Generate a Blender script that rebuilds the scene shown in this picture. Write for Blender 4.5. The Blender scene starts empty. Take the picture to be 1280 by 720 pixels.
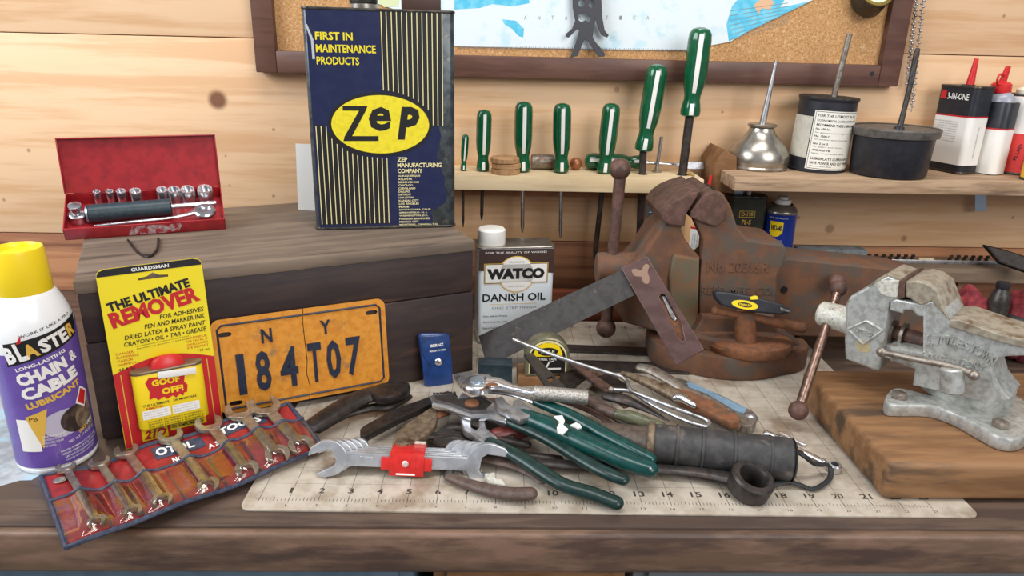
import bpy, bmesh, math, random
from mathutils import Vector, Matrix, noise
from mathutils.geometry import tessellate_polygon

# ---------------------------------------------------------------- camera, light, exposure
S = 0.0254                       # the scene is designed in inches, built in metres
F, H = 900.0, 14.95             # focal length in pixels of the 1280x720 frame, eye height above the bench top
YAW, PIT, ROLL = math.radians(1.834), math.radians(18.97), math.radians(1.388)
SC = bpy.context.scene
COL = SC.collection

def _basis():
    cy, sy, cp, sp = math.cos(YAW), math.sin(YAW), math.cos(PIT), math.sin(PIT)
    f = Vector((sy*cp, cy*cp, -sp)); r = Vector((cy, -sy, 0)); u = Vector((sy*sp, cy*sp, cp))
    c, s = math.cos(ROLL), math.sin(ROLL)
    return f, c*r + s*u, -s*r + c*u
CF, CR, CU = _basis()
EYE = Vector((0, 0, H))
cam = bpy.data.cameras.new('camera'); cam.sensor_width = 36.0; cam.lens = F/1280*36
cam.clip_start = 0.01; cam.clip_end = 50
camo = bpy.data.objects.new('camera', cam); COL.objects.link(camo)
m3 = Matrix((CR, CU, -CF)).transposed()
camo.matrix_world = Matrix.Translation(EYE*S) @ m3.to_4x4()
SC.camera = camo

w = bpy.data.worlds.new('world'); SC.world = w; w.use_nodes = True
w.node_tree.nodes['Background'].inputs[0].default_value = (0.86, 0.90, 1.0, 1)
w.node_tree.nodes['Background'].inputs[1].default_value = 0.27

def area(name, loc, aim, sx, sy, power, col):
    l = bpy.data.lights.new(name, 'AREA'); l.shape = 'RECTANGLE'; l.size = sx*S; l.size_y = sy*S
    l.energy = power; l.color = col
    o = bpy.data.objects.new(name, l); COL.objects.link(o)
    o.location = Vector(loc)*S
    o.rotation_euler = (Vector(aim)-Vector(loc)).to_track_quat('-Z', 'Y').to_euler()
    return o
area('window_light', (-60, 4, 44), (0, 31, 4), 44, 40, 27, (0.90, 0.95, 1.0))
area('doorway_light', (46, -42, 50), (6, 34, 4), 50, 50, 28, (1.0, 0.98, 0.955))
area('ceiling_tube_light', (4, 10, 78), (4, 28, 0), 56, 10, 17, (1.0, 0.985, 0.96))
SC.view_settings.view_transform = 'Standard'; SC.view_settings.look = 'None'
SC.view_settings.gamma = 1.0; SC.view_settings.exposure = 0.28
SC.view_settings.use_curve_mapping = False

# ---------------------------------------------------------------- geometry helpers
def ray(px, py):
    return CF + CR*((px-640)/F) + CU*((360-py)/F)
def at(px, py, z=None, y=None):
    d = ray(px, py)
    t = (z-H)/d.z if z is not None else y/d.y
    return EYE + d*t
class Plane:
    def __init__(s, P, n):
        s.P = Vector(P); s.n = Vector(n).normalized()
        up = Vector((0, 0, 1))
        s.e1 = Vector((1, 0, 0)) if abs(s.n.z) > .999 else up.cross(s.n).normalized()
        s.e2 = s.n.cross(s.e1)
    def hit(s, px, py):
        d = ray(px, py); return EYE + d*((s.P-EYE).dot(s.n)/d.dot(s.n))
    def uv(s, px, py):
        q = s.hit(px, py)-s.P; return (q.dot(s.e1), q.dot(s.e2))
    def mat(s):
        m = Matrix((s.e1, s.e2, s.n)).transposed().to_4x4(); m.translation = s.P; return m
def hor(z): return Plane((0, 0, z), (0, 0, 1))
def ver(y): return Plane((0, y, 0), (0, -1, 0))
def three(a, b, c):
    a, b, c = Vector(a), Vector(b), Vector(c); n = (b-a).cross(c-a).normalized()
    if n.dot(EYE-a) < 0: n = -n
    return Plane(a, n)
def T(x=0, y=0, z=0): return Matrix.Translation((x, y, z))
def R(deg, ax='Z'): return Matrix.Rotation(math.radians(deg), 4, ax)

def spline(pts, n=6, closed=False):
    pts = [Vector(p) for p in pts]; N = len(pts); out = []
    def g(i):
        return pts[i % N] if closed else pts[max(0, min(N-1, i))]
    for i in range(N if closed else N-1):
        a, b, c, d = g(i-1), g(i), g(i+1), g(i+2)
        for k in range(n):
            t = k/n
            out.append(.5*((2*b)+(c-a)*t+(2*a-5*b+4*c-d)*t*t+(3*b-a-3*c+d)*t**3))
    if not closed: out.append(pts[-1].copy())
    return out

def _curve_mesh(outs, t, b, res=1):
    cu = bpy.data.curves.new('tmp', 'CURVE'); cu.dimensions = '2D'; cu.fill_mode = 'BOTH'
    b = min(b, t*.45)
    cu.extrude = max(t/2-b, 0); cu.bevel_depth = b; cu.bevel_resolution = res; cu.offset = -b
    for o in outs:
        sp = cu.splines.new('POLY'); sp.points.add(len(o)-1); sp.use_cyclic_u = True
        for p, q in zip(sp.points, o): p.co = (q[0], q[1], 0, 1)
    ob = bpy.data.objects.new('tmp', cu)
    me = bpy.data.meshes.new_from_object(ob)
    v = [x.co.copy() for x in me.vertices]; f = [tuple(p.vertices) for p in me.polygons]
    bpy.data.objects.remove(ob); bpy.data.curves.remove(cu); bpy.data.meshes.remove(me)
    return v, f
_tc = {}
def textgeo(s, bold=0, shear=0, res=2, ext=0):
    k = (s, bold, shear, res, ext)
    if k in _tc: return _tc[k]
    cu = bpy.data.curves.new('tmp', 'FONT'); cu.body = s; cu.size = 1; cu.offset = bold; cu.shear = shear
    cu.resolution_u = res; cu.extrude = ext
    ob = bpy.data.objects.new('tmp', cu); me = bpy.data.meshes.new_from_object(ob)
    v = [x.co.copy() for x in me.vertices]; f = [tuple(p.vertices) for p in me.polygons]
    bpy.data.objects.remove(ob); bpy.data.curves.remove(cu); bpy.data.meshes.remove(me)
    x0 = min(p.x for p in v); x1 = max(p.x for p in v); y0 = min(p.y for p in v); y1 = max(p.y for p in v)
    v = [Vector(((p.x-x0)/(x1-x0 or 1), (p.y-y0)/(y1-y0 or 1), p.z)) for p in v]
    _tc[k] = (v, f); return _tc[k]

WORLD = {}
class G:
    def __init__(s): s.v = []; s.f = []
    def add(s, v, f, M=None):
        o = len(s.v)
        s.v += [(M @ Vector(p)) if M is not None else Vector(p) for p in v]
        s.f += [tuple(i+o for i in q) for q in f]; return s
    def addbm(s, bm, M=None):
        bm.verts.index_update()
        s.add([p.co.copy() for p in bm.verts], [tuple(q.index for q in fc.verts) for fc in bm.faces], M); bm.free(); return s
    def box(s, x0, x1, y0, y1, z0, z1, b=0, M=None, seg=2):
        bm = bmesh.new(); bmesh.ops.create_cube(bm, size=1)
        for p in bm.verts: p.co = Vector(((x0+x1)/2+p.co.x*(x1-x0), (y0+y1)/2+p.co.y*(y1-y0), (z0+z1)/2+p.co.z*(z1-z0)))
        if b: bmesh.ops.bevel(bm, geom=bm.edges[:], offset=b, segments=seg, affect='EDGES', profile=.5)
        return s.addbm(bm, M)
    def lathe(s, prof, seg=28, M=None, sx=1, sy=1):
        v = []; f = []
        for r, z in prof:
            for i in range(seg):
                a = 2*math.pi*i/seg; v.append((r*sx*math.cos(a), r*sy*math.sin(a), z))
        for k in range(len(prof)-1):
            for i in range(seg):
                j = (i+1) % seg; f.append((k*seg+i, k*seg+j, (k+1)*seg+j, (k+1)*seg+i))
        f.append(tuple(range(seg))[::-1]); f.append(tuple((len(prof)-1)*seg+i for i in range(seg)))
        return s.add(v, f, M)
    def cyl(s, p0, p1, r0, r1=None, seg=18, b=0):
        p0, p1 = Vector(p0), Vector(p1); d = p1-p0; L = d.length; r1 = r0 if r1 is None else r1
        M = Matrix.Translation(p0) @ d.to_track_quat('Z', 'Y').to_matrix().to_4x4()
        pr = [(r0-b, 0), (r0, b), (r1, L-b), (r1-b, L)] if b else [(r0, 0), (r1, L)]
        return s.lathe(pr, seg, M)
    def sphere(s, c, r, seg=16, sc=(1, 1, 1), M=None):
        bm = bmesh.new(); bmesh.ops.create_uvsphere(bm, u_segments=seg, v_segments=max(8, seg*2//3), radius=1)
        for p in bm.verts: p.co = Vector((c[0]+p.co.x*r*sc[0], c[1]+p.co.y*r*sc[1], c[2]+p.co.z*r*sc[2]))
        return s.addbm(bm, M)
    def tube(s, pts, r, seg=10, n=5, flat=1.0, closed=False, round_end=True, up=(0, 0, 1)):
        """r: number or list per control point; flat squashes the section along the up direction"""
        P = spline(pts, n, closed) if n > 1 else [Vector(p) for p in pts]
        K = len(pts); rr = [r]*K if not isinstance(r, (list, tuple)) else list(r)
        def rad(t):
            t = t*(K-1 if not closed else K); i = min(int(t), K-1); a = rr[i]; b = rr[(i+1) % K] if closed else rr[min(i+1, K-1)]
            return a+(b-a)*(t-i)
        N = len(P); rs = [rad(i/((N-1) if not closed else N)) for i in range(N)]
        if round_end and not closed:
            d0 = (P[0]-P[1]).normalized(); d1 = (P[-1]-P[-2]).normalized()
            pa = [P[0]+d0*rs[0]*k for k in (.75, .55, .25)]; ra = [rs[0]*k for k in (.3, .7, .94)]
            pb = [P[-1]+d1*rs[-1]*k for k in (.25, .55, .75)]; rb = [rs[-1]*k for k in (.94, .7, .3)]
            P = pa+P+pb; rs = ra+rs+rb; N = len(P)
        v = []; f = []; U = Vector(up)
        for i in range(N):
            if closed: t = (P[(i+1) % N]-P[i-1]).normalized()
            else: t = (P[min(i+1, N-1)]-P[max(i-1, 0)]).normalized()
            e1 = t.cross(U)
            if e1.length < 1e-3: e1 = t.cross(Vector((1, 0.2, 0)))
            e1.normalize(); e2 = e1.cross(t)
            for k in range(seg):
                a = 2*math.pi*k/seg; v.append(P[i]+e1*math.cos(a)*rs[i]+e2*math.sin(a)*rs[i]*flat)
        for i in range(N if closed else N-1):
            for k in range(seg):
                j = (k+1) % seg; i2 = (i+1) % N; f.append((i*seg+k, i*seg+j, i2*seg+j, i2*seg+k))
        if not closed: f.append(tuple(range(seg))[::-1]); f.append(tuple((N-1)*seg+k for k in range(seg)))
        return s.add(v, f)
    def plate(s, outs, z0, z1, b=0.0, M=None):
        v, f = _curve_mesh(outs, z1-z0, b); c = (z0+z1)/2
        return s.add([Vector((p.x, p.y, p.z+c)) for p in v], f, M)
    def slab(s, px, pl, th, b=0.03, holes=(), sm=0, lift=0):
        """an outline on a plane of the place, given real thickness behind that plane"""
        def o(q):
            q = [pl.uv(*p) for p in q]
            return [(p.x, p.y) for p in spline([(a, b_, 0) for a, b_ in q], sm, True)] if sm else q
        return s.plate([o(px)]+[o(h) for h in holes], -th+lift, lift, b, pl.mat())
    def text(s, st, x0, y0, w_, h_, M=None, bold=0, shear=0, ext=0, res=2, rot=0):
        v, f = textgeo(st, bold, shear, res, ext); c, sn = math.cos(rot), math.sin(rot)
        q = []
        for p in v:
            X = p.x*w_; Y = p.y*h_; q.append(Vector((x0+X*c-Y*sn, y0+X*sn+Y*c, p.z)))
        return s.add(q, f, M)
    def build(s, name, mat, parent=None, angle=38, stuff=False):
        base = WORLD.get(parent.name, Vector((0, 0, 0))) if parent is not None else Vector((0, 0, 0))
        me = bpy.data.meshes.new(name)
        me.from_pydata([((p-base)*S)[:] for p in s.v], [], s.f); me.validate(); me.update()
        bm = bmesh.new(); bm.from_mesh(me); bmesh.ops.recalc_face_normals(bm, faces=bm.faces[:]); bm.to_mesh(me); bm.free()
        me.polygons.foreach_set('use_smooth', [True]*len(me.polygons)); me.set_sharp_from_angle(angle=math.radians(angle))
        me.materials.append(mat)
        o = bpy.data.objects.new(name, me); COL.objects.link(o)
        if parent is not None: o.parent = parent; WORLD[o.name] = base
        if stuff: o['kind'] = 'stuff'
        return o

def tag(o, label, cat, group=None):
    o['label'] = label; o['category'] = cat
    if group: o['group'] = group
    return o
def struct(o, label=None):
    o['kind'] = 'structure'
    if label: o['label'] = label
    return o
def thing(name, label, cat, loc, rot=None, group=None):
    """Empty at the base of a thing. Without rot its parts are given in world inches, with rot (degrees about z, or a matrix) in local inches."""
    o = bpy.data.objects.new(name, None); COL.objects.link(o); o.empty_display_size = .02
    o.location = Vector(loc)*S; tag(o, label, cat, group)
    if rot is None: WORLD[o.name] = Vector(loc)
    elif isinstance(rot, Matrix): o.rotation_euler = rot.to_euler()
    else: o.rotation_euler = (0, 0, math.radians(rot))
    return o

class Label:
    """flat print on a face: (u, v) -> (u, -off, v) on a flat front, or wrapped round a cylinder of radius rad"""
    def __init__(s, parent, rad=None, M=None, sy=1):
        s.p = parent; s.rad = rad; s.M = M; s.d = {}; s.sy = sy; s.n = {}
    def _g(s, name, mat, layer):
        k = (name, mat.name, layer); s.n[k] = s.n.get(k, 0)+1
        return s.d.setdefault(k, [G(), mat])[0]
    def poly(s, name, mat, pts, layer=1):
        pts = [Vector((p[0], p[1], 0)) for p in pts]
        s._g(name, mat, layer).add(pts, [tuple(t) for t in tessellate_polygon([pts])]); return s
    def rect(s, name, mat, x0, y0, x1, y1, layer=1):
        return s.poly(name, mat, [(x0, y0), (x1, y0), (x1, y1), (x0, y1)], layer)
    def oval(s, name, mat, cx, cy, a, b, layer=1, n=40):
        return s.poly(name, mat, [(cx+a*math.cos(2*math.pi*i/n), cy+b*math.sin(2*math.pi*i/n)) for i in range(n)], layer)
    def text(s, name, mat, st, x0, y0, w_, h_, layer=2, bold=.0, shear=0, rot=0, res=2):
        s._g(name, mat, layer).text(st, x0, y0, w_, h_, bold=bold, shear=shear, rot=math.radians(rot), res=res); return s
    def build(s, base=0.006, step=0.005):
        for (name, mn, layer), (g, mat) in s.d.items():
            off = base+step*layer; h = G()
            if s.rad:
                bm = bmesh.new(); vs = [bm.verts.new((p.x, p.y, 0)) for p in g.v]
                for q in g.f:
                    try: bm.faces.new([vs[i] for i in q])
                    except ValueError: pass
                u0 = min(p.x for p in g.v); u1 = max(p.x for p in g.v); k = u0+.15
                while k < u1:
                    bmesh.ops.bisect_plane(bm, geom=bm.verts[:]+bm.edges[:]+bm.faces[:], plane_co=(k, 0, 0), plane_no=(1, 0, 0)); k += .15
                for p in bm.verts:
                    a = p.co.x/s.rad; r_ = s.rad+off; p.co = Vector((r_*math.sin(a), -r_*math.cos(a)*s.sy, p.co.y))
                h.addbm(bm, s.M)
            else:
                h.add([Vector((p.x, -off, p.y)) for p in g.v], g.f, s.M)
            h.build(name, mat, s.p, stuff=s.n[(name, mn, layer)] > 1 or name == 'lettering')

# ---------------------------------------------------------------- materials (all procedural)
def M_(name, c1, c2=None, rough=.5, metal=0., scale=3., lo=.42, hi=.62, c3=None, s3=.7, lo3=.55, hi3=.68, bump=0., bscale=None,
       stretch=(1, 1, 1), rvar=0., coat=0., trans=0., ior=1.45, detail=6, spec=.5, rnd=False):
    m = bpy.data.materials.new(name); m.use_nodes = True; nt = m.node_tree; N = nt.nodes; L = nt.links
    b = N['Principled BSDF']
    b.inputs['Roughness'].default_value = rough; b.inputs['Metallic'].default_value = metal
    b.inputs['Coat Weight'].default_value = coat; b.inputs['Coat Roughness'].default_value = .12
    b.inputs['Transmission Weight'].default_value = trans; b.inputs['IOR'].default_value = ior
    b.inputs['Specular IOR Level'].default_value = spec
    b.inputs['Base Color'].default_value = (*c1, 1)
    if c2 is None and not bump: return m
    tc = N.new('ShaderNodeTexCoord'); mp = N.new('ShaderNodeMapping'); L.new(tc.outputs['Object'], mp.inputs[0])
    mp.inputs['Scale'].default_value = tuple(x/S for x in stretch)
    if rnd:
        oi = N.new('ShaderNodeObjectInfo'); vm = N.new('ShaderNodeVectorMath'); vm.operation = 'SCALE'
        vm.inputs[0].default_value = (3.1, 1.7, 2.3); L.new(oi.outputs['Random'], vm.inputs['Scale']); L.new(vm.outputs[0], mp.inputs['Location'])
    def nz(sc, off=0, det=detail):
        n = N.new('ShaderNodeTexNoise'); n.inputs['Scale'].default_value = sc; n.inputs['Detail'].default_value = det
        n.inputs['Roughness'].default_value = .62
        if off:
            a = N.new('ShaderNodeVectorMath'); a.inputs[1].default_value = (off, off*1.3, off*.7); L.new(mp.outputs[0], a.inputs[0]); L.new(a.outputs[0], n.inputs['Vector'])
        else: L.new(mp.outputs[0], n.inputs['Vector'])
        return n.outputs['Fac']
    def ramp(src, a, c):
        r = N.new('ShaderNodeMapRange'); r.inputs['From Min'].default_value = a; r.inputs['From Max'].default_value = c
        r.interpolation_type = 'SMOOTHSTEP'; L.new(src, r.inputs[0]); return r.outputs[0]
    def mix(fac, A, B):
        x = N.new('ShaderNodeMix'); x.data_type = 'RGBA'; L.new(fac, x.inputs[0])
        for i, q in ((6, A), (7, B)):
            if isinstance(q, tuple): x.inputs[i].default_value = (*q, 1)
            else: L.new(q, x.inputs[i])
        return x.outputs[2]
    out = c1
    if c2 is not None:
        f1 = ramp(nz(scale), lo, hi); out = mix(f1, c1, c2)
        if rvar:
            mr = N.new('ShaderNodeMapRange'); mr.inputs['To Min'].default_value = rough-rvar; mr.inputs['To Max'].default_value = rough+rvar
            L.new(f1, mr.inputs[0]); L.new(mr.outputs[0], b.inputs['Roughness'])
    if c3 is not None: out = mix(ramp(nz(s3, 7.3), lo3, hi3), out, c3)
    if not isinstance(out, tuple): L.new(out, b.inputs['Base Color'])
    if bump:
        bp = N.new('ShaderNodeBump'); bp.inputs['Strength'].default_value = bump; bp.inputs['Distance'].default_value = .02*S
        L.new(nz(bscale or scale*2, 3.1), bp.inputs['Height']); L.new(bp.outputs[0], b.inputs['Normal'])
    return m
def c(h, k=1.0):
    """sRGB hex to linear"""
    o = []
    for i in (0, 2, 4):
        x = int(h[i:i+2], 16)/255; o.append((x/12.92 if x <= .04045 else ((x+.055)/1.055)**2.4)*k)
    return tuple(o)

def knots(m, pts):
    """brown knots with their own place on a board, mixed over the grain; pts = (x, y, z, radius) in object inches"""
    nt = m.node_tree; N = nt.nodes; L = nt.links; b = N['Principled BSDF']
    src = b.inputs['Base Color'].links[0].from_socket; tc = N.new('ShaderNodeTexCoord')
    for x, y, z, r in pts:
        d = N.new('ShaderNodeVectorMath'); d.operation = 'DISTANCE'; d.inputs[1].default_value = (x*S, y*S, z*S); L.new(tc.outputs['Object'], d.inputs[0])
        mr = N.new('ShaderNodeMapRange'); mr.interpolation_type = 'SMOOTHSTEP'
        mr.inputs['From Min'].default_value = r*S*.55; mr.inputs['From Max'].default_value = r*S*1.25
        mr.inputs['To Min'].default_value = .92 if r > .5 else .5; mr.inputs['To Max'].default_value = 0
        L.new(d.outputs['Value'], mr.inputs[0])
        x_ = N.new('ShaderNodeMix'); x_.data_type = 'RGBA'; L.new(mr.outputs[0], x_.inputs[0]); L.new(src, x_.inputs[6])
        x_.inputs[7].default_value = (*c('6b3a1c'), 1); src = x_.outputs[2]
    L.new(src, b.inputs['Base Color'])

PINE = M_('pine', c('e3bd95'), c('d5a87c'), rough=.55, scale=2.2, stretch=(.035, .5, .55), c3=c('cb9a68'), s3=1.3, lo3=.58, hi3=.8, bump=.05, bscale=6, rnd=True)
PINE_LOW = M_('pine_stained', c('b9825a'), c('946042'), rough=.55, scale=2.2, stretch=(.035, .5, .6), c3=c('6b4029'), s3=1.5, lo3=.52, hi3=.7, bump=.05, bscale=6, rnd=True)
PALE = M_('pale_pine', c('e6cfa8'), c('d8bd93'), rough=.6, scale=2.5, stretch=(.06, .6, .6), bump=.05)
GREYWOOD = M_('weathered_board', c('b39678'), c('94785c'), rough=.7, scale=3, stretch=(.08, .8, .8), c3=c('7d6350'), s3=2, bump=.15)
BENCH = M_('bench_top', c('4a3d36'), c('5f4c40'), rough=.38, scale=1.6, stretch=(.12, 1, 1), c3=c('3a2c26'), s3=1.1, rvar=.1, bump=.1, bscale=5)
BENCHF = M_('bench_edge', c('67503f'), c('7e6150'), rough=.5, scale=1.4, stretch=(.2, 1, 1), c3=c('4a3830'), s3=.8, lo3=.45, hi3=.62, bump=.15, bscale=6)
CHESTTOP = M_('chest_lid_wood', c('6a5c50'), c('7d6c5c'), rough=.6, scale=2, stretch=(.1, 1, 1), c3=c('4c4038'), s3=1.3, bump=.2, bscale=6)
CHEST = M_('chest_dark_wood', c('35292a'), c('41332e'), rough=.5, scale=1.6, stretch=(.15, 1, 1), c3=c('5e4436'), s3=1.1, lo3=.6, hi3=.74, bump=.12, bscale=6)
FRAME = M_('walnut_frame', c('6a4a3e'), c('5a3d33'), rough=.42, scale=2, stretch=(.1, 1, .8), bump=.05)
CORK = M_('cork', c('c89a68'), c('a97a4a'), rough=.9, scale=9, c3=c('dcb484'), s3=6, bump=.4, bscale=12)
BLOCK = M_('vise_board_wood', c('8e6845'), c('775435'), rough=.6, scale=1.6, stretch=(.15, 1, 1), c3=c('4c3b2d'), s3=.6, lo3=.5, hi3=.64, bump=.25, bscale=5)
REDWOOD = M_('red_stained_wood', c('7a3f24'), c('66331d'), rough=.55, scale=2, stretch=(.1, 1, 1))
BRNWOOD = M_('brown_wood', c('8a623f'), c('74502f'), rough=.6, scale=2.5, stretch=(.2, 1, 1), bump=.1)
DISCWOOD = M_('disc_wood', c('b98f66'), c('a27a52'), rough=.6, scale=4, bump=.1)
RUST = M_('rusty_iron', c('65493a'), c('775139'), rough=.72, metal=.15, scale=1.5, lo=.35, hi=.65, c3=c('5c5046'), s3=.8, lo3=.48, hi3=.62, bump=.35, bscale=7)
RUSTD = M_('dark_rusty_iron', c('5a4239'), c('6d5046'), rough=.6, metal=.3, scale=3, c3=c('4a3f3a'), s3=1.5, bump=.3, bscale=9)
RUSTO = M_('orange_rust', c('855538'), c('6f4a33'), rough=.8, metal=.1, scale=3, c3=c('5f4a3c'), s3=1.5, bump=.3)
DARKSTEEL = M_('dark_steel', c('4b4643'), c('3a3533'), rough=.45, metal=.55, scale=3, c3=c('5d4a40'), s3=1.2, lo3=.55, hi3=.7, bump=.15, bscale=8)
BLACKSTEEL = M_('blackened_steel', c('36302d'), c('28221f'), rough=.42, metal=.4, scale=3, c3=c('50382c'), s3=1.5, lo3=.56, hi3=.7, bump=.15, bscale=8)
SQBLADE = M_('square_blade_steel', c('454140'), c('3b3735'), rough=.5, metal=.35, scale=2.5, c3=c('6a5b4e'), s3=3, lo3=.6, hi3=.72, bump=.1)
SQHAND = M_('rosewood_metal', c('5d4541'), c('513a36'), rough=.38, metal=.2, scale=2, stretch=(.4, 1, 1), bump=.05)
WRENCH = M_('bright_wrench_steel', c('d2d4d7'), c('bfc1c5'), rough=.34, metal=.72, scale=2, bump=.03, bscale=8)
CHROME = M_('chrome', c('dcdcde'), c('c6c6ca'), rough=.24, metal=.95, scale=3, bump=.03, bscale=8)
SATIN = M_('satin_steel', c('c2c2c4'), c('a8a8aa'), rough=.34, metal=.9, scale=3, c3=c('857e74'), s3=1.4, bump=.05)
KNURL = M_('knurled_steel', c('c0bcb6'), c('8c867e'), rough=.5, metal=.8, scale=14, bump=.8, bscale=18)
NICKEL = M_('worn_nickel', c('bdb4a4'), c('a39a8a'), rough=.3, metal=.85, scale=3, c3=c('8a7350'), s3=1.4, lo3=.55, hi3=.72, bump=.05)
OLDSTEEL = M_('old_steel', c('9a9186'), c('7d7267'), rough=.45, metal=.7, scale=4, c3=c('6e503c'), s3=1.8, lo3=.55, hi3=.7, bump=.15)
TANSTEEL = M_('tan_rusted_steel', c('85745f'), c('6b5a48'), rough=.55, metal=.5, scale=4, c3=c('4f3626'), s3=1.6, bump=.2)
SILVER = M_('silver_paint', c('c3c4bf'), c('a9aaa5'), rough=.45, metal=.55, scale=4, c3=c('8a8272'), s3=1.1, lo3=.57, hi3=.72, bump=.3, bscale=6)
SILVERW = M_('worn_grey_paint', c('a89e8c'), c('8f8472'), rough=.55, metal=.35, scale=3, c3=c('75604a'), s3=1.3, bump=.25)
CHIP = M_('chipped_white_paint', c('d4d2c6'), c('b8b4a6'), rough=.55, metal=.2, scale=8, c3=c('6c5a4c'), s3=5, lo3=.62, hi3=.66, bump=.5, bscale=12)
ZINC = M_('zinc', c('aebccb'), rough=.3, metal=.8)
TIN = M_('tin', c('b4aea4'), c('9c9488'), rough=.28, metal=.85, scale=1.2, bump=.02)
TINDARK = M_('dark_tin', c('4c4a46'), c('3a3835'), rough=.4, metal=.6, scale=3, c3=c('6a5a4c'), s3=2)
BRASS = M_('brass', c('b59a4e'), rough=.3, metal=.9)
COPPER = M_('copper_ball', c('a56a48'), rough=.4, metal=.5)
GREEN = M_('green_plastic', c('0b5a36'), c('085030'), rough=.16, scale=2, coat=.3, spec=.6)
GREEND = M_('dark_green_grip', c('142a27'), c('1a3833'), rough=.32, scale=3, bump=.08, bscale=5)
TEAL = M_('teal_green_grip', c('0b3a37'), c('0f4641'), rough=.25, scale=3, c3=c('1c3a34'), s3=1.5, bump=.06, bscale=5)
OLIVE = M_('olive_grip', c('5d6048'), c('4c4a38'), rough=.35, scale=3)
BROWNGRIP = M_('brown_grip', c('5c4a42'), c('4c3c36'), rough=.5, scale=4, bump=.2)
WHITE = M_('white_plastic', c('f2f0ea'), rough=.35)
WHITEP = M_('white_print', c('ece9e2'), rough=.5)
CREAM = M_('cream_print', c('e9dca2'), rough=.5)
BLACK = M_('black_print', c('1c1a1b'), rough=.45)
BLACKP = M_('black_plastic', c('22232a'), c('2a2b30'), rough=.42, scale=3)
RUBBER = M_('black_rubber', c('2a2a2c'), rough=.6)
TAPE_B = M_('black_tape', c('343333'), c('434140'), rough=.55, scale=2.5, c3=c('6a6058'), s3=1.2, lo3=.55, hi3=.7, bump=.25)
RED = M_('red_plastic', c('cc2a2a'), rough=.35)
REDP = M_('red_print', c('c3262a'), rough=.4)
REDTIN = M_('red_enamel', c('a8262c'), c('962028'), rough=.38, scale=2, c3=c('7a2a2c'), s3=1.2, lo3=.6, hi3=.75, coat=.2)
REDCLIP = M_('red_clip_paint', c('cf2a26'), c('c02420'), rough=.35, scale=3, coat=.2)
REDVINYL = M_('red_vinyl', c('9c2b2b'), c('842424'), rough=.35, scale=2, bump=.2, bscale=3)
CLOTH = M_('red_cloth', c('8a3338'), c('6e262c'), rough=.9, scale=3, bump=.3, bscale=10)
NAVYBIND = M_('navy_binding', c('32374a'), c('444a5e'), rough=.4, scale=5, bump=.2)
CLEAR = M_('clear_vinyl', c('efe6d2'), c('e6dcc4'), rough=.08, scale=2, bump=.45, bscale=1.6, spec=.9)
def _clear(m):
    nt = m.node_tree; b = nt.nodes['Principled BSDF']; o = nt.nodes['Material Output']
    tr = nt.nodes.new('ShaderNodeBsdfTransparent'); tr.inputs[0].default_value = (.97, .94, .88, 1)
    gl = nt.nodes.new('ShaderNodeBsdfGlossy'); gl.inputs['Roughness'].default_value = .1
    nt.links.new(b.inputs['Normal'].links[0].from_socket, gl.inputs['Normal'])
    mx = nt.nodes.new('ShaderNodeMixShader'); lw = nt.nodes.new('ShaderNodeLayerWeight'); lw.inputs[0].default_value = .35
    fr = nt.nodes.new('ShaderNodeMapRange'); fr.inputs['To Min'].default_value = .05; fr.inputs['To Max'].default_value = .4; nt.links.new(lw.outputs['Facing'], fr.inputs[0])
    nt.links.new(b.inputs['Normal'].links[0].from_socket, lw.inputs['Normal'])
    nt.links.new(fr.outputs[0], mx.inputs[0]); nt.links.new(tr.outputs[0], mx.inputs[1]); nt.links.new(gl.outputs[0], mx.inputs[2]); nt.links.new(mx.outputs[0], o.inputs[0])
_clear(CLEAR)
YELLOW = M_('yellow_print', c('f2d21e'), rough=.35)
YCAP = M_('yellow_cap', c('f6d423'), rough=.35)
YGOLD = M_('gold_print', c('dcb04a'), rough=.4)
CARDY = M_('card_yellow', c('f3dc28'), rough=.25, coat=.4)
ORANGE = M_('plate_orange', c('dd9536'), c('d08428'), rough=.42, scale=3, c3=c('9c7448'), s3=1.2, lo3=.58, hi3=.74, bump=.05)
PLATEINK = M_('plate_navy', c('23283a'), c('2c3142'), rough=.4, scale=5)
NAVY = M_('zep_navy', c('1d2347'), c('222849'), rough=.3, scale=2, coat=.15)
ZEPY = M_('oval_yellow', c('ecd92e'), c('e0cc2a'), rough=.35, scale=4, coat=.1)
ZWEAR = M_('worn_can_metal', c('545a5c'), c('3d4348'), rough=.35, metal=.5, scale=2, c3=c('6c6a60'), s3=2)
PURPLE = M_('purple_print', c('6a4fa0'), c('634a98'), rough=.3, scale=1.5, coat=.2)
WHITECAN = M_('white_can_paint', c('ecebea'), rough=.3, coat=.2)
BROWNP = M_('brown_print', c('42302a'), rough=.35)
PALEBLUE = M_('pale_label', c('dfe6ea'), rough=.4)
GREYP = M_('grey_print', c('8a8a88'), rough=.5)
WDBLUE = M_('blue_can', c('233a94'), rough=.28, coat=.2)
OLIVECAN = M_('black_olive_can', c('32342c'), c('3c3c32'), rough=.35, scale=2, metal=.2)
MAT = M_('mat_beige', c('bdb2a3'), c('aca08f'), rough=.4, scale=1.2, c3=c('8d7c6a'), s3=.5, lo3=.48, hi3=.7, rvar=.06)
MATLINE = M_('mat_line', c('6f6458'), rough=.6)
MATNUM = M_('mat_number', c('3e3833'), rough=.6)
BLUEV = M_('blue_vinyl', c('1f3f78'), c('1a3566'), rough=.28, scale=2, bump=.15, bscale=4, coat=.3)
MAPW = M_('map_paper', c('dfe8ea'), c('c3dfe8'), rough=.6, scale=.8, lo=.5, hi=.7, c3=c('a9d4e4'), s3=.6, lo3=.6, hi3=.75)
MAPB = M_('map_ocean', c('53bcdc'), c('79cde4'), rough=.6, scale=1.5)
MAPL = M_('map_land', c('e0b48c'), rough=.6)
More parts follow.
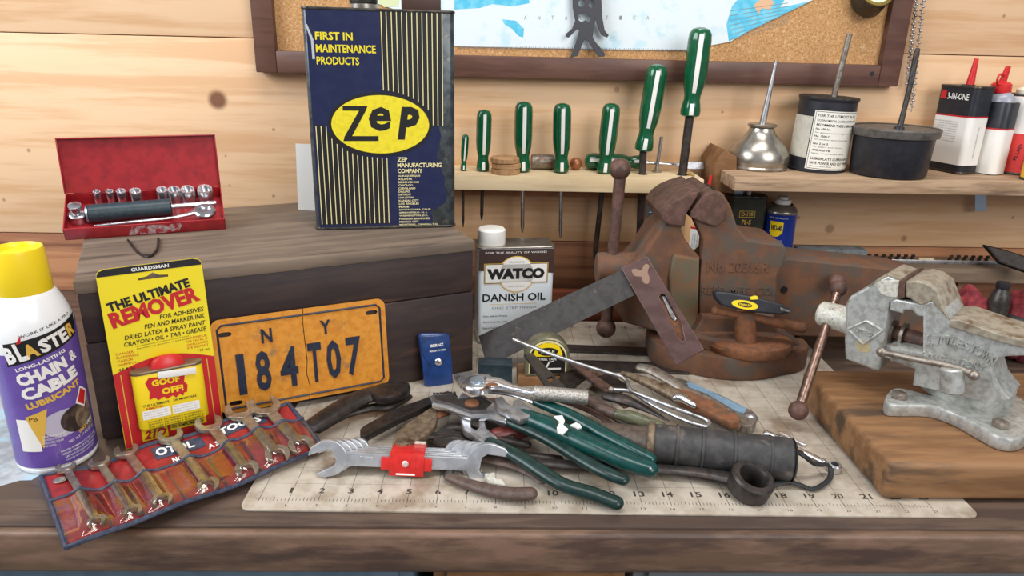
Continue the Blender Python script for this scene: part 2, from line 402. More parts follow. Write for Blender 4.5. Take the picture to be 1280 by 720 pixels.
MAPG = M_('map_green', c('d6dcae'), rough=.6)
BLUEGREY = M_('blue_grey_paint', c('5f7484'), c('566a7a'), rough=.45, scale=1)
STONE = M_('grey_stone', c('84898a'), c('6a7072'), rough=.8, scale=2, bump=.1)
HANDLEBLUE = M_('blue_grey_inlay', c('7d99ae'), c('6f8aa0'), rough=.3, scale=2)
# ---------------------------------------------------------------- the setting
wall = bpy.data.objects.new('wall_back', None); COL.objects.link(wall); struct(wall, 'wall of wide horizontal pine boards behind the bench')
wall.location = (0, 42.15*S, 0); WORLD[wall.name] = Vector((0, 42.15, 0))
def pine_board(z0, z1, m, ks):
    mm = m.copy()
    if ks: knots(mm, [(x, 0, z, r) for x, z, r in ks])
    g = G().box(-48, 48, 42.15, 42.9, z0+.02, z1-.02, .05)
    return g.build('plank', mm, wall)
def kn(px, py, r):
    q = at(px, py, y=42.15); return (q.x, q.z, r)
pine_board(14.744, 26.0, PINE, [kn(1255, 20, .1)])
pine_board(3.494, 14.744, PINE, [kn(272, 125, .55), kn(771, 112, .17), kn(1138, 122, .26), kn(903, 140, .09), kn(36, 188, .12), kn(282, 195, .07), kn(287, 232, .07),
                               kn(1037, 286, .3), kn(998, 272, .12), kn(1130, 298, .2), kn(1266, 272, .1), kn(5, 250, .1), kn(342, 245, .1), kn(342, 162, .1)])
pine_board(-7.8, 3.494, PINE_LOW, [])
G().box(-48, 48, 42.85, 43.3, -34, 26.0).build('plank', BRNWOOD, wall)
fl = G().box(-60, 60, -60, 43.3, -34.6, -34).build('floor', M_('concrete', c('8d8a84'), c('77746e'), rough=.8, scale=.3)); struct(fl)

bench = thing('workbench', 'dark worn wooden workbench with a rounded front edge', 'workbench', (0, 31, -34))
g = G(); g.box(-46, 46, 19.6, 42.1, -1.35, 0, .12); top_ = g.build('bench_top', BENCH, bench)
g = G(); g.box(-46, 46, 19.2, 19.61, -1.55, -.02, .16, seg=3); g.build('front_edge_board', BENCHF, bench)
for x in (-44, 0.5, 44): G().box(x-1.7, x+1.7, 22.5, 25.9, -34, -1.35, .1).build('leg', BRNWOOD, bench)
# window reflection and blue stain painted on the top's end, with a ragged edge
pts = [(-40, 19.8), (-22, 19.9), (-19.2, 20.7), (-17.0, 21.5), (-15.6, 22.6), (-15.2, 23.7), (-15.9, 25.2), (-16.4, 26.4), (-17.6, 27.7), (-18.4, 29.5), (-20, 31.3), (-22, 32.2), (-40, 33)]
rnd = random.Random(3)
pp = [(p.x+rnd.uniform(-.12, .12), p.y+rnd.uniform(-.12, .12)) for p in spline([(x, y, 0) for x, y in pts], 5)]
G().plate([pp], 0.002, .012).build('reflection_and_stain', M_('pale_reflection_and_stain', c('a9b0b6'), c('8f979e'), rough=.35, scale=1.5, c3=c('9fc3d4'), s3=.6, lo3=.5, hi3=.62), bench)
def cabinet(name, label, x0, x1, mat, y):
    t = thing(name, label, 'cabinet', ((x0+x1)/2, y+8, -34))
    G().box(x0, x1, y, y+16, -34, -1.75, .1).build('body', mat, t)
    G().box(x0+.5, x1-.5, y-.3, y, -9, -1.95, .08).build('drawer_front', mat, t)
    G().box((x0+x1)/2-1.5, (x0+x1)/2+1.5, y-.7, y-.25, -5.5, -5, .1).build('handle', SATIN, t)
cabinet('metal_cabinet', 'blue-grey metal cabinet under the left of the bench', -24, -2.6, BLUEGREY, 21.2)
cabinet('wooden_cabinet', 'reddish brown wooden cabinet under the middle of the bench', -1.9, 5.0, BRNWOOD, 21.0)
cabinet('metal_cabinet', 'grey metal cabinet under the right of the bench', 5.3, 24, M_('grey_enamel', c('6f7478'), rough=.4), 21.2)

# notice board
bb = thing('notice_board', 'framed cork notice board on the pine wall', 'notice board', (5.0, 42.1, 12.93))
X0, X1, Z0, Z1 = -12.97, 22.75, 12.98, 36.8
G().box(X0+.5, X1-.5, 41.87, 42.13, Z0+.5, Z1-.5).build('cork_panel', CORK, bb)
for nm, a in (('frame_rail', (X0+1.15, X1-1.15, Z0, Z0+1.15)), ('frame_rail', (X0+1.15, X1-1.15, Z1-1.2, Z1)), ('frame_stile', (X0, X0+1.15, Z0, Z1)), ('frame_stile', (X1-1.15, X1, Z0, Z1))):
    o = G().box(a[0], a[1], 41.4, 42.12, a[2], a[3], .07).build(nm, FRAME, bb)
    if a[2] == Z0 and nm == 'frame_rail':
        for x in (X1-2.0,): 
            q = at(1090, 92, y=41.4); G().cyl((q.x, 41.38, q.z), (q.x, 41.5, q.z), .12, seg=14).build('screw_hole', BLACK, o)
mp = thing('map_poster', 'pale blue and white polar map pinned to the cork board', 'map', (4, 41.8, 14.2))
mpl = ver(41.82)
def mq(lst): return lst
G().slab([(350, -60), (470, 4), (500, 14), (540, 30), (568, 57), (575, 58), (720, 61), (868, 63), (872, 60), (913, 52), (930, 42), (1016, 0), (1040, -60)], mpl, .02, 0).build('sheet', MAPW, mp)
def onmap(name, mat, px, layer=1):
    pts = [Vector((*mpl.uv(*p), 0)) for p in px]
    g = G(); g.add([Vector((p.x, p.y, .003*layer)) for p in pts], [tuple(t) for t in tessellate_polygon([pts])], mpl.mat()); return g.build(name, mat, mp)
onmap('sea_print', MAPB, [(568, 0), (660, -8), (662, 4), (640, 8), (615, 5), (600, 10), (568, 12)])
onmap('sea_print', MAPB, [(628, 24), (645, 26), (655, 36), (654, 47), (648, 45), (640, 36), (630, 30)])
onmap('sea_print', MAPB, [(911, 52), (908, 30), (915, 8), (928, -8), (985, -8), (975, 10), (1014, 1), (930, 42)])
onmap('land_print', MAPL, [(942, 6), (955, -4), (968, 2), (962, 12), (952, 10), (948, 18)], 2)
onmap('land_print', MAPG, [(462, -6), (500, -6), (498, 8), (480, 9)], 2)
g = G()
for i in range(110):
    x = 572+i*2.7
    g.add([(*mpl.uv(x, 57+(x-572)*.015), .004), (*mpl.uv(x+.7, 57+(x-572)*.015), .004), (*mpl.uv(x+.7, 60.5+(x-572)*.015), .004), (*mpl.uv(x, 60.5+(x-572)*.015), .004)], [(0, 1, 2, 3)], mpl.mat())
for k in range(7):
    a = mpl.uv(912, 14+k*6); b_ = mpl.uv(985, 4+k*4); g.add([(a[0], a[1], .01), (b_[0], b_[1], .01), (b_[0], b_[1]+.025, .01), (a[0], a[1]+.025, .01)], [(0, 1, 2, 3)], mpl.mat())
g.build('border_print', GREYP, mp, stuff=True)
g = G()
for i, ch in enumerate('ANTARCTICA'):
    u, v = mpl.uv(655+i*17, 24.5); g.text(ch, u, v, .14, .2, mpl.mat() @ T(0, 0, .006))
g.build('lettering', GREYP, mp, stuff=True)
sil = G(); svp = ver(41.38)
body = [(714, -60), (746, -60), (750, -30), (752, 2), (753, 22), (756, 38), (761, 44), (759, 47), (752, 44), (748, 36), (744, 22), (743, 34), (741, 46), (744, 52), (752, 61), (757, 68), (755, 71), (748, 71), (742, 62), (735, 52), (731, 49), (727, 58), (722, 70), (713, 72), (718, 58), (722, 47), (724, 38), (722, 36), (716, 42), (711, 47), (707, 46), (708, 42), (715, 36), (719, 26), (716, 10)]
sil.slab(body, svp, .1, .015, holes=[[(727+4*math.cos(a), 4+4.5*math.sin(a)) for a in [i*.6283 for i in range(10)]], [(740+4*math.cos(a), 5+4.5*math.sin(a)) for a in [i*.6283 for i in range(10)]], [(723, 19), (728, 17), (736, 19), (739, 24), (736, 28), (732, 25), (727, 28), (723, 25)]])
tag(sil.build('metal_silhouette', M_('silhouette_steel', c('4c4c50'), rough=.5, metal=.4)), 'dark metal cutout of a walking figure standing on the notice board frame', 'silhouette')
tn = thing('round_tin', 'small round brass-rimmed tin fixed near the top right of the notice board', 'tin', at(1095, 0, y=41.2))
q = at(1095, -10, y=40.9); M = Matrix.Translation(q) @ R(58, 'X')
G().lathe([(.8, -1.1), (.88, -1.0), (.9, -.1), (.93, 0), (.93, .06), (.8, .08)], 32, M).build('body', TINDARK, tn)
G().lathe([(.86, .04), (.9, .06), (.9, .12), (.72, .13), (.7, .09)], 32, M).build('rim', BRASS, tn)
G().lathe([(.01, .085), (.7, .09), (.7, .1), (.01, .1)], 32, M).build('face', M_('pale_green_face', c('cfd8c0'), rough=.3), tn)

# twisted chain in two strands
ch = thing('hanging_chain', 'thin beaded steel chain hanging in two strands beside the notice board', 'chain', at(1138, 115, y=41.6))
for a, b_, n in (((1149, -30), (1134, 108), 40), ((1157, -30), (1139, 140), 46)):
    p, q = at(*a, y=41.6), at(*b_, y=41.7); g = G()
    for i in range(n):
        g.sphere(p.lerp(q, i/n)+Vector((.05*(-1)**i, 0, 0)), .085, 8, (1.15, 1, .8))
    g.tube([p, q], .02, 6, 1)
    g.build('chain_strand', SATIN, ch, stuff=True)

# screwdriver rack with real holes
RY0, RY1, RZ = 38.85, 42.12, 8.0
rack = thing('screwdriver_rack', 'pale pine strip rack holding the green screwdrivers', 'rack', (4.5, 40.5, 7.2))
DR = [  # handle top px, handle bottom px, handle radius, shaft radius, tip px, kind
 ((582, 168), (578.5, 216), .2, .07, (579, 284), 'smallest green-handled screwdriver, beside the tall blue can'),
 ((605.5, 137), (603.5, 213), .42, .1, (602, 275), 'green-handled screwdriver second from the tall blue can'),
 ((655, 127), (653, 214), .5, .12, (653, 291), 'green-handled screwdriver standing right behind the stacked wooden discs'),
 ((703, 129), (701, 215), .5, .12, (700.5, 298), 'bright green-handled screwdriver right of the grey steel slug'),
 ((765, 129), (757, 219), .5, .15, (746, 325), 'green-handled screwdriver in front of the lying screwdriver'),
 ((823, 80), (804, 189), .58, .2, (787, 306), 'large green-handled screwdriver standing proud with a dark shank'),
 ((877, 34), (862, 146), .62, .24, (838, 262), 'largest green-handled screwdriver with a wide dark blade')]
holes = []
for tp, bt, hr, sr, tip, lab in DR:
    q = at(*bt, z=RZ) if bt[1] > 200 else at(bt[0]-(bt[0]-tip[0])*(215-bt[1])/(tip[1]-bt[1]), 215, z=RZ)
    holes.append((q.x, 40.25))
outs = [[(-3.4, RY0), (11.6, RY0), (11.6, RY1), (-3.4, RY1)]]
for (hx, hy), d in zip(holes, DR):
    r_ = d[3]*1.25+.03; outs.append([(hx+r_*math.cos(2*math.pi*i/16), hy+r_*math.sin(2*math.pi*i/16)) for i in range(16)])
G().plate(outs, RZ-.8, RZ, .02).build('board', PALE, rack)
G().box(-3.2, 11.4, 41.4, 42.12, RZ-1.6, RZ-.8, .04).build('cleat', PINE_LOW, rack)
br = G().slab([(808, 246), (823, 246), (821.5, 271), (806.5, 271)], ver(41.35), .06, .01).build('bracket', ZINC, rack)
q = at(813, 266, y=41.3); G().sphere(q, .1, 10, (1, .5, 1)).build('screw', SATIN, br)

def screwdriver(name, lab, A, B, tip, hr, sr, group='green-handled screwdrivers', twist=0, flatblade=False, smat=DARKSTEEL):
    """A = top of the handle, B = lower end of the handle, tip = end of the blade"""
    A, B, tip = Vector(A), Vector(B), Vector(tip); d = (A-B); L = d.length
    t = thing(name, lab, 'screwdriver', B, None, group)
    q = d.to_track_quat('Z', 'Y').to_matrix().to_4x4(); M = Matrix.Translation(B) @ q @ R(twist)
    prof = [(hr*.55, 0), (hr*.84, .02*L), (hr*.88, .07*L), (hr*.8, .14*L), (hr*.7, .2*L), (hr*.72, .25*L), (hr*.92, .36*L), (hr, .5*L), (hr, .86*L), (hr*.94, .93*L), (hr*.72, .98*L), (hr*.3, L)]
    seg = 24; g = G(); v = []; f = []
    for r_, z in prof:
        for i in range(seg):
            a = 2*math.pi*i/seg; k = 1-(.07 if (i % 4 == 0 and .3*L < z < .9*L) else 0); v.append((r_*k*math.cos(a), r_*k*math.sin(a), z))
    for k in range(len(prof)-1):
        for i in range(seg):
            j = (i+1) % seg; f.append((k*seg+i, k*seg+j, (k+1)*seg+j, (k+1)*seg+i))
    f += [tuple(range(seg))[::-1], tuple((len(prof)-1)*seg+i for i in range(seg))]
    g.add(v, f, M); h = g.build('handle', GREEN, t)
    # white stripe towards the eye
    ed = (EYE-B); loc = M.to_3x3().transposed() @ ed; a0 = math.atan2(loc.y, loc.x)
    for da, zz0, zz1, wd in ((.12, .28, .93, .2), (.12, .03, .16, .22)):
        g = G(); n = 10; v = []; f = []
        for i in range(n+1):
            z = L*(zz0+(zz1-zz0)*i/n); rr = 0
            for (ra, za), (rb, zb) in zip(prof, prof[1:]):
                if za <= z <= zb: rr = ra+(rb-ra)*(z-za)/(zb-za)
            for s_ in (-1, 0, 1):
                a = a0+da+s_*wd; v.append(((rr+.008)*math.cos(a), (rr+.008)*math.sin(a), z))
        for i in range(n):
            for k in (0, 1): f.append((i*3+k, i*3+k+1, i*3+k+4, i*3+k+3))
        g.add(v, f, M); g.build('white_stripe', WHITEP, h)
    g = G(); g.cyl(B+(B-tip).normalized()*-.02, B.lerp(tip, .9), sr, sr, 14)
    g.cyl(B.lerp(tip, .88), tip, sr, sr*.35, 14)
    g.build('shaft', smat, t); return t
for i, (tp, bt, hr, sr, tip, lab) in enumerate(DR):
    hx, hy = holes[i]; q = Vector((hx, hy, RZ-.4))
    if bt[1] > 200: B = Vector((hx, hy, RZ+.01)); A = at(*tp, y=hy-.02); tipw = at(*tip, y=hy+.02)
    else: B = at(*bt, y=hy-.1); A = at(*tp, y=hy-.2); tipw = B+(q-B).normalized()*((at(*tip, y=hy)-B).length)
    if bt[1] > 200: tipw = B+(B-A).normalized()*((tipw-B).length) if abs(tip[0]-bt[0]) > 8 else tipw
    screwdriver('screwdriver', lab, A, B, tipw, hr, sr, smat=(CHROME if i in (2, 3) else DARKSTEEL))
Bq = at(803, 203, y=41.3); Bq.z = RZ+.5; Aq = at(731, 201, y=41.3); Aq.z = RZ+.5
t = screwdriver('screwdriver', 'green-handled screwdriver lying on its side at the back of the rack', Aq, Bq, Bq+Vector((2.0, -.05, -.1)), .47, .1, smat=CHROME)
q = Bq+Vector((1.8, -.05, -.1))
G().plate([[(-.2, -.08), (.5, -.13), (.9, -.24), (1.75, -.24), (1.75, .2), (.9, .2), (.5, .1), (-.2, .08)]], -.03, .03, .01, Matrix.Translation(q) @ R(62, 'X')).build('flat_tip', CHROME, t)
for k in range(3):
    q = at(632, 215-k*6.6, y=39.4); q.z = RZ+.001+k*.3
    g = G().lathe([(.72, 0), (.8, .03), (.8, .25), (.74, .29)], 30, T(q.x+(.0, .04, -.03)[k], 39.75, q.z))
    tag(g.build('wooden_disc', DISCWOOD), ('bottom', 'middle', 'top')[k]+' wooden disc of the small stack on the screwdriver rack', 'wooden disc', 'stacked wooden discs')
a, b_ = at(664, 201, y=41.2), at(693, 200, y=41.2); a.z = b_.z = RZ+.44
g = G(); g.cyl(a, b_, .43, seg=24, b=.05); d = (b_-a); g.cyl(a+d*.5, a+d*.53, .445, seg=24)
tag(g.build('steel_slug', OLDSTEEL), 'short grey steel cylinder lying between two screwdrivers on the rack', 'cylinder')
q = at(720, 203, y=41.2); tag(G().sphere((q.x, 41.2, RZ+.36), .36, 16).build('copper_ball', COPPER), 'small brown copper ball on the screwdriver rack', 'ball')
q = at(821, 212, y=41.0); t = thing('steel_punch', 'small upright steel punch behind the large screwdriver', 'punch', (q.x, 41.0, RZ))
G().lathe([(.28, 0), (.28, .1), (.12, .14), (.12, .25)], 16, T(q.x, 41.0, RZ)).build('foot', TIN, t)
G().cyl((q.x, 41.0, RZ+.25), (q.x+.1, 41.0, RZ+2.0), .1, .1, 12).build('shank', SATIN, t)
a, b_ = at(851, 209, y=40.4), at(868, 216, y=39.8); a.z = b_.z = RZ+.09
tag(G().cyl(a, b_, .09, .06, 12).build('brass_pin', BRASS), 'tiny brass pin lying at the right end of the rack', 'pin')

# right-hand shelf
SY0, SZ = 36.75, 8.5
sh = thing('wall_shelf', 'weathered wooden wall shelf carrying the oil cans', 'shelf', (22, 40, 7.8))
e = at(919, 228, y=SY0)
G().box(e.x, 36, SY0, 42.12, SZ-.68, SZ, .04).build('board', GREYWOOD, sh)
G().box(e.x+.8, 35, 41.4, 42.12, SZ-1.5, SZ-.68, .04).build('cleat', PINE_LOW, sh)
G().slab([(893, 205), (906, 187), (921, 196), (921, 232), (917, 242), (894, 240)], ver(39.2), 2.8, .05).build('end_block', BRNWOOD, sh)
br = G().slab([(1219, 240), (1233, 240), (1233, 264), (1219, 264)], ver(41.35), .06, .01).build('bracket', ZINC, sh)
br = G().slab([(918, 238), (929, 238), (929, 262), (918, 262)], ver(41.35), .06, .01).build('bracket', ZINC, sh)
# ---------------------------------------------------------------- cans on the shelf
def on_shelf(px, py, back): 
    q = at(px, py, z=SZ); d = Vector((q.x, q.y, 0)).normalized(); q = q+d*back; q.z = SZ; return q
q = on_shelf(945, 215, 1.65)
t = thing('oil_can', 'steel dome oil can with a long tapered spout', 'oil can', q, 0)
G().lathe([(1.5, 0), (1.62, .03), (1.66, .12), (1.6, .2), (1.62, .28), (1.66, .5), (1.6, .85), (1.38, 1.25), (1.05, 1.6), (.82, 1.85), (.7, 2.05), (.66, 2.2)], 40).build('body', TIN, t)
G().lathe([(.62, 2.14), (.62, 2.2), (.78, 2.3), (.8, 2.36), (.72, 2.42), (.5, 2.4), (.2, 2.42)], 32).build('collar', TIN, t)
G().cyl((0, 0, 2.35), (.3, 0, 5.75), .19, .07, 16).build('spout', SATIN, t)
q = on_shelf(1018, 216.5, 1.55)
t = thing('grease_can', 'black and white grease can with a printed label and a brush rod through its lid', 'can', q, -19)
tl = R(2, 'Y')
canq = q.copy()
G().lathe([(1.44, 0), (1.53, .03), (1.53, .12), (1.5, .14), (1.5, 3.75), (1.53, 3.78), (1.56, 3.84), (1.56, 3.95), (1.5, 3.98), (1.44, 3.9), (1.38, 3.86), (.01, 3.86)], 44, tl).build('body', BLACKP, t)
G().lathe([(1.5, 3.88), (1.57, 3.9), (1.57, 3.97), (1.5, 3.985)], 44, tl).build('rim', TINDARK, t)
LB = Label(t, 1.505, tl)
LB.rect('label_sheet', M_('label_grey', c('c9c5b6'), c('bdb8a8'), rough=.5, scale=3), -2.6, .75, 2.4, 2.95, 1)
LB.rect('label_sheet', BLACK, -.75, .14, 2.3, 3.36, 2); LB.rect('label_sheet', M_('label_white', c('e6e3d8'), c('dcd8cb'), rough=.5, scale=3), -.7, .19, 2.25, 3.31, 3)
LB.rect('label_sheet', BLACK, -.63, .24, 2.2, 3.26, 4); LB.rect('label_sheet', M_('label_white2', c('e6e3d8'), rough=.5), -.605, .265, 2.18, 3.235, 5)
rows = [('FOR THE UTMOST IN ALL', 2.98, .14, 2.3, .01), ('ECONOMICAL LUBRICATION, WE', 2.73, .13, 2.35, .01), ('RECOMMEND THESE LUBRICANTS', 2.5, .13, 2.35, .02), ('No. 630-AA', 2.3, .11, .75, .02), ('for general purpose grease', 2.12, .08, 1.9, 0),
        ('No. 1200-2', 1.92, .11, .75, .02), ('for medium speed bearings', 1.76, .08, 1.9, 0), ('No. 2 or 3', 1.53, .11, .75, .02), ('for gears and chains', 1.37, .08, 1.6, 0), ('APG-90 or 140', 1.18, .11, .95, .02), ('types of enclosed gears', 1.02, .08, 1.8, 0), ('LUBRIPLATE LUBRICANTS', .72, .14, 2.35, .02), ('SAVE POWER AND CUT WEAR', .48, .14, 2.35, .02), ('NEWARK, NEW JERSEY', .33, .07, 1.2, 0)]
for s_, v, h_, w_, b_ in rows: LB.text('lettering', BLACK, s_, -.5, v, w_*.98, h_, 6, b_)
LB.build()
Li = lambda px, py, y: R(19) @ (at(px, py, y=y)-canq)
a = Li(1040, 128, canq.y-.1); G().cyl(a+Vector((0, 0, -.3)), Li(1062, 42, canq.y-.2), .16, .15, 14).build('brush_rod', OLDSTEEL, t)
G().lathe([(.3, 0), (.2, .1), (.15, .12)], 16, T(*a)).build('lid_boss', TINDARK, t)

q = on_shelf(1107, 224.5, 1.85)
t = thing('grease_tub', 'round black tub with a grey lid and a brush rod standing in it', 'tub', q, 0)
G().lathe([(1.6, 0), (1.82, .04), (1.9, .15), (2.02, 2.3), (2.02, 2.35)], 44).build('body', BLACKP, t)
G().lathe([(2.1, 2.1), (2.16, 2.12), (2.22, 2.35), (2.24, 2.5), (2.18, 2.56), (2.1, 2.52), (2.2, 2.5), (.01, 2.52)], 48).build('lid', M_('grey_lid', c('6c6762'), c('57534e'), rough=.45, scale=2, metal=.3), t)
G().tube([at(1123, 166, y=q.y-.6)-q, at(1130, 138, y=q.y-.5)-q, at(1138, 105, y=q.y-.4)-q, at(1145, 70, y=q.y-.3)-q, at(1147, 62, y=q.y-.3)-q], [.17, .13, .14, .15, .12], 12).build('brush_rod', DARKSTEEL, t)
G().lathe([(.26, 0), (.24, .12), (.17, .14)], 16, Matrix.Translation(Vector(((at(1123, 166, y=q.y-.6)-q).x, -.6, 2.5)))).build('rod_socket', BLACKP, t)

def rrect(w_, d_, r_, n=6):
    o = []
    for cx, cy, a0 in ((w_/2-r_, d_/2-r_, 0), (-w_/2+r_, d_/2-r_, 90), (-w_/2+r_, -d_/2+r_, 180), (w_/2-r_, -d_/2+r_, 270)):
        for i in range(n+1):
            a = math.radians(a0+90*i/n); o.append((cx+r_*math.cos(a), cy+r_*math.sin(a)))
    return o
def flat_can(t, w_, d_, h_, r_, mat, rim=None, body='body', M=None):
    G().plate([rrect(w_, d_, r_)], .03, h_-.03, .0, M).build(body, mat, t)
    if rim:
        for z in (0, h_-.14):
            G().plate([rrect(w_+.07, d_+.07, r_+.03)], z, z+.14, .04, M).build('rim', rim, t)

q = on_shelf(1186, 216, .8)
t = thing('oil_tin', 'flat black and white oil tin with a red spout, nearest the tub', 'oil tin', q, -72)
flat_can(t, 2.4, 1.4, 4.7, .3, BLACKP, TINDARK)
G().plate([rrect(2.42, 1.42, .31)], .5, 3.05, 0).build('label_sleeve', WHITEP, t); G().plate([rrect(2.43, 1.43, .315)], 3.05, 3.13, 0).build('label_stripe', REDP, t)
LB = Label(t, None, T(0, -.712, 0))
LB.rect('label_sheet', REDP, -.95, 3.95, -.6, 4.4, 1); LB.text('lettering', WHITEP, '3-IN-ONE', -.5, 3.95, 1.3, .34, 2, .02)
for k in range(9): LB.text('lettering', GREYP, 'household oil lubricates', -1.0, 2.75-k*.13, 1.5, .07, 3)
LB.build()
LB = Label(t, None, T(1.212, 0, 0) @ R(90)); LB.text('lettering', GREYP, 'MULTI-PURPOSE OIL', .05, .9, 1.7, .09, 3, rot=90); LB.build()
G().lathe([(.34, 4.66), (.34, 4.74), (.2, 4.76)], 18).build('spout_base', TINDARK, t)
G().cyl((.1, 0, 4.7), (.16, 0, 6.1), .22, .11, 14).build('spout', RED, t)

q = on_shelf(1226, 217.5, .75)
t = thing('oil_bottle', 'black plastic bottle with a blank white label and a red flip cap', 'bottle', q, -64)
G().plate([rrect(2.0, 1.3, .4)], 0, 3.9, .06).build('body', BLACKP, t)
G().lathe([(.78, 3.86), (.75, 4.05), (.6, 4.3), (.42, 4.42)], 24, sx=1.15, sy=.8).build('shoulder', M_('clear_grey', c('9a9aa4'), rough=.25), t)
G().plate([rrect(2.02, 1.32, .41)], .05, 2.45, 0).build('label_sleeve', WHITEP, t); G().plate([rrect(2.03, 1.33, .415)], 2.45, 2.53, 0).build('label_stripe', REDP, t)
k = G().lathe([(.5, 4.35), (.52, 4.4), (.5, 4.8), (.4, 4.9), (.2, 4.95)], 22).build('cap', RED, t)
G().cyl((0, 0, 4.9), (.12, 0, 5.75), .2, .13, 14).build('nozzle', RED, k)
G().tube([(.1, -.45, 4.7), (.2, -.85, 4.95), (.2, -.8, 5.3), (.05, -.2, 5.3)], .06, 8).build('cap_loop', RED, k)

q = on_shelf(1266, 219, .8)
t = thing('solvent_tin', 'white over red tin with a cream nozzle at the right end of the shelf', 'tin', q, -48)
flat_can(t, 2.1, 1.3, 4.35, .4, M_('tin_red_body', c('d8403c'), rough=.35), TINDARK)
G().plate([rrect(2.12, 1.32, .41)], 2.25, 4.2, 0).build('label_sleeve', WHITEP, t)
LB = Label(t, None, T(0, -.662, 0)); LB.text('lettering', BLACK, 'FLUID', .1, .8, .9, .16, 2, .01, rot=80); LB.text('lettering', BLACK, 'LIGHTER OIL', .45, .4, 1.6, .1, 2, 0, rot=82)
LB.text('lettering', GREYP, 'OIL', .25, 3.7, .4, .2, 2); LB.oval('emblem', BLACK, -.75, 1.8, .17, .32, 2); LB.oval('emblem', WHITEP, -.75, 1.8, .1, .2, 3); LB.build()
G().lathe([(.5, 4.3), (.52, 4.55), (.4, 4.65), (.22, 4.7), (.2, 5.1), (.12, 5.15)], 20, T(-.3, 0, 0)).build('nozzle', M_('cream_plastic', c('e4dcc6'), rough=.4), t)
G().lathe([(.12, 5.1), (.13, 5.3), (.2, 5.4), (.08, 5.5), (.05, 5.85)], 14, T(-.3, 0, 0)).build('tip', RED, t)
q = on_shelf(1292, 226, .4)
t = thing('yellow_tin', 'yellow tin half out of view at the far right of the shelf', 'tin', q, -35); flat_can(t, 1.3, 1.0, 1.75, .3, M_('tin_yellow_body', c('d9a832'), rough=.35), TINDARK)
G().lathe([(.4, 1.7), (.42, 1.75), (.3, 2.0), (.1, 2.05)], 18).build('cap', BLACKP, t)

# ---------------------------------------------------------------- things on the bench behind the vise
q = at(966, 330, y=41.0); t = thing('spray_can', 'blue spray can with a yellow shield label and a white cap behind the vise', 'spray can', (q.x+.05, 41.0, 0), -16)
G().lathe([(.86, 0), (.92, .03), (.9, .12), (.9, 5.8), (.93, 5.85), (.9, 5.9), (.82, 6.0), (.62, 6.2), (.6, 6.3)], 36).build('body', WDBLUE, t)
G().lathe([(.91, 5.78), (.93, 5.86), (.9, 5.93), (.8, 6.1), (.66, 6.24), (.6, 6.3), (.52, 6.3)], 36).build('shoulder', TIN, t)
G().lathe([(.46, 6.25), (.47, 6.5), (.44, 6.56), (.3, 6.58), (.29, 6.72), (.22, 6.75)], 24).build('cap', WHITE, t)
LB = Label(t, .9); LB.poly('shield', YELLOW, [(-.62, 5.4), (-.1, 5.4), (.12, 5.35), (.12, 4.75), (-.1, 4.53), (-.3, 4.49), (-.5, 4.55), (-.62, 4.75)], 1)
LB.text('lettering', PLATEINK, 'WD-40', -.56, 4.85, .62, .34, 2, .04); LB.rect('label_sheet', PALEBLUE, -.68, 2.0, .28, 3.6, 1)
for k in range(3): LB.text('lettering', WHITEP, 'LUBRICATES PROTECTS', -.66, 4.22-k*.15, .8-.08*k, .08, 2)
LB.text('lettering', GREYP, 'SMART STRAW', -.6, 3.3, .75, .07, 2); LB.text('lettering', WHITEP, 'MULTI-USE PRODUCT', -.75, 5.56, 1.1, .08, 2); LB.build()
q = at(926, 300, y=41.2); t = thing('lubricant_tin', 'flat black lubricant tin with gold lettering behind the vise', 'oil tin', (q.x+.02, 41.2, 0), 0)
flat_can(t, 2.25, 1.1, 6.75, .3, OLIVECAN, TINDARK)
LB = Label(t, None, T(0, -.55, 0)); GO = YGOLD
LB.rect('frame_print', GO, -.5, 5.52, .42, 5.9, 1); LB.rect('frame_print', OLIVECAN, -.475, 5.545, .395, 5.875, 2)
LB.text('lettering', GO, 'O-190', -.4, 5.59, .7, .24, 3, .01); LB.text('lettering', GO, 'PL-S', -.3, 5.1, .52, .28, 3, .01)
for s_, v, w_ in (('LUBRICATING OIL', 4.8, 1.2), ('GENERAL PURPOSE', 4.52, 1.3), ('PRES. OIL', 4.24, .8), ('4 OZ', 3.9, .4)): LB.text('lettering', GO, s_, -w_/2, v, w_, .14, 3)
LB.build()
G().cyl((.1, 0, 6.7), (.12, 0, 7.3), .13, .1, 12).build('spout', WHITE, t)
q = at(868, 330, y=38.6); t = thing('glue_bottle', 'white bottle with a red nozzle seen between the jaws of the big vise', 'bottle', (q.x, 38.6, 0), -14)
G().lathe([(.75, 0), (.8, .05), (.8, 5.9), (.7, 6.4), (.4, 6.8), (.25, 6.9)], 30).build('body', M_('tan_bottle', c('d8a878'), rough=.4), t)
LB = Label(t, .8); LB.rect('label_sheet', WHITEP, -.45, 4.0, 1.0, 5.55, 1); LB.rect('label_stripe', REDP, -.45, 5.45, 1.0, 5.57, 2); LB.text('lettering', BLACK, 'O', .08, 4.5, .4, .45, 2, .04)
for k in range(3): LB.text('lettering', GREYP, 'SUPER STRONG', -.25+k*.12, 4.3, .9, .06, 2, rot=90)
LB.build()
k = G().lathe([(.3, 6.7), (.34, 6.8), (.3, 7.2), (.14, 7.4)], 18, T(.3, 0, 0)).build('cap', RED, t)
G().cyl((.3, 0, 7.35), (.36, 0, 8.3), .13, .07, 12).build('nozzle', RED, k)
G().tube([(.55, 0, 7.1), (.72, 0, 7.3), (.68, 0, 6.9), (.8, 0, 6.6)], .07, 8).build('cap_strap', RED, k)

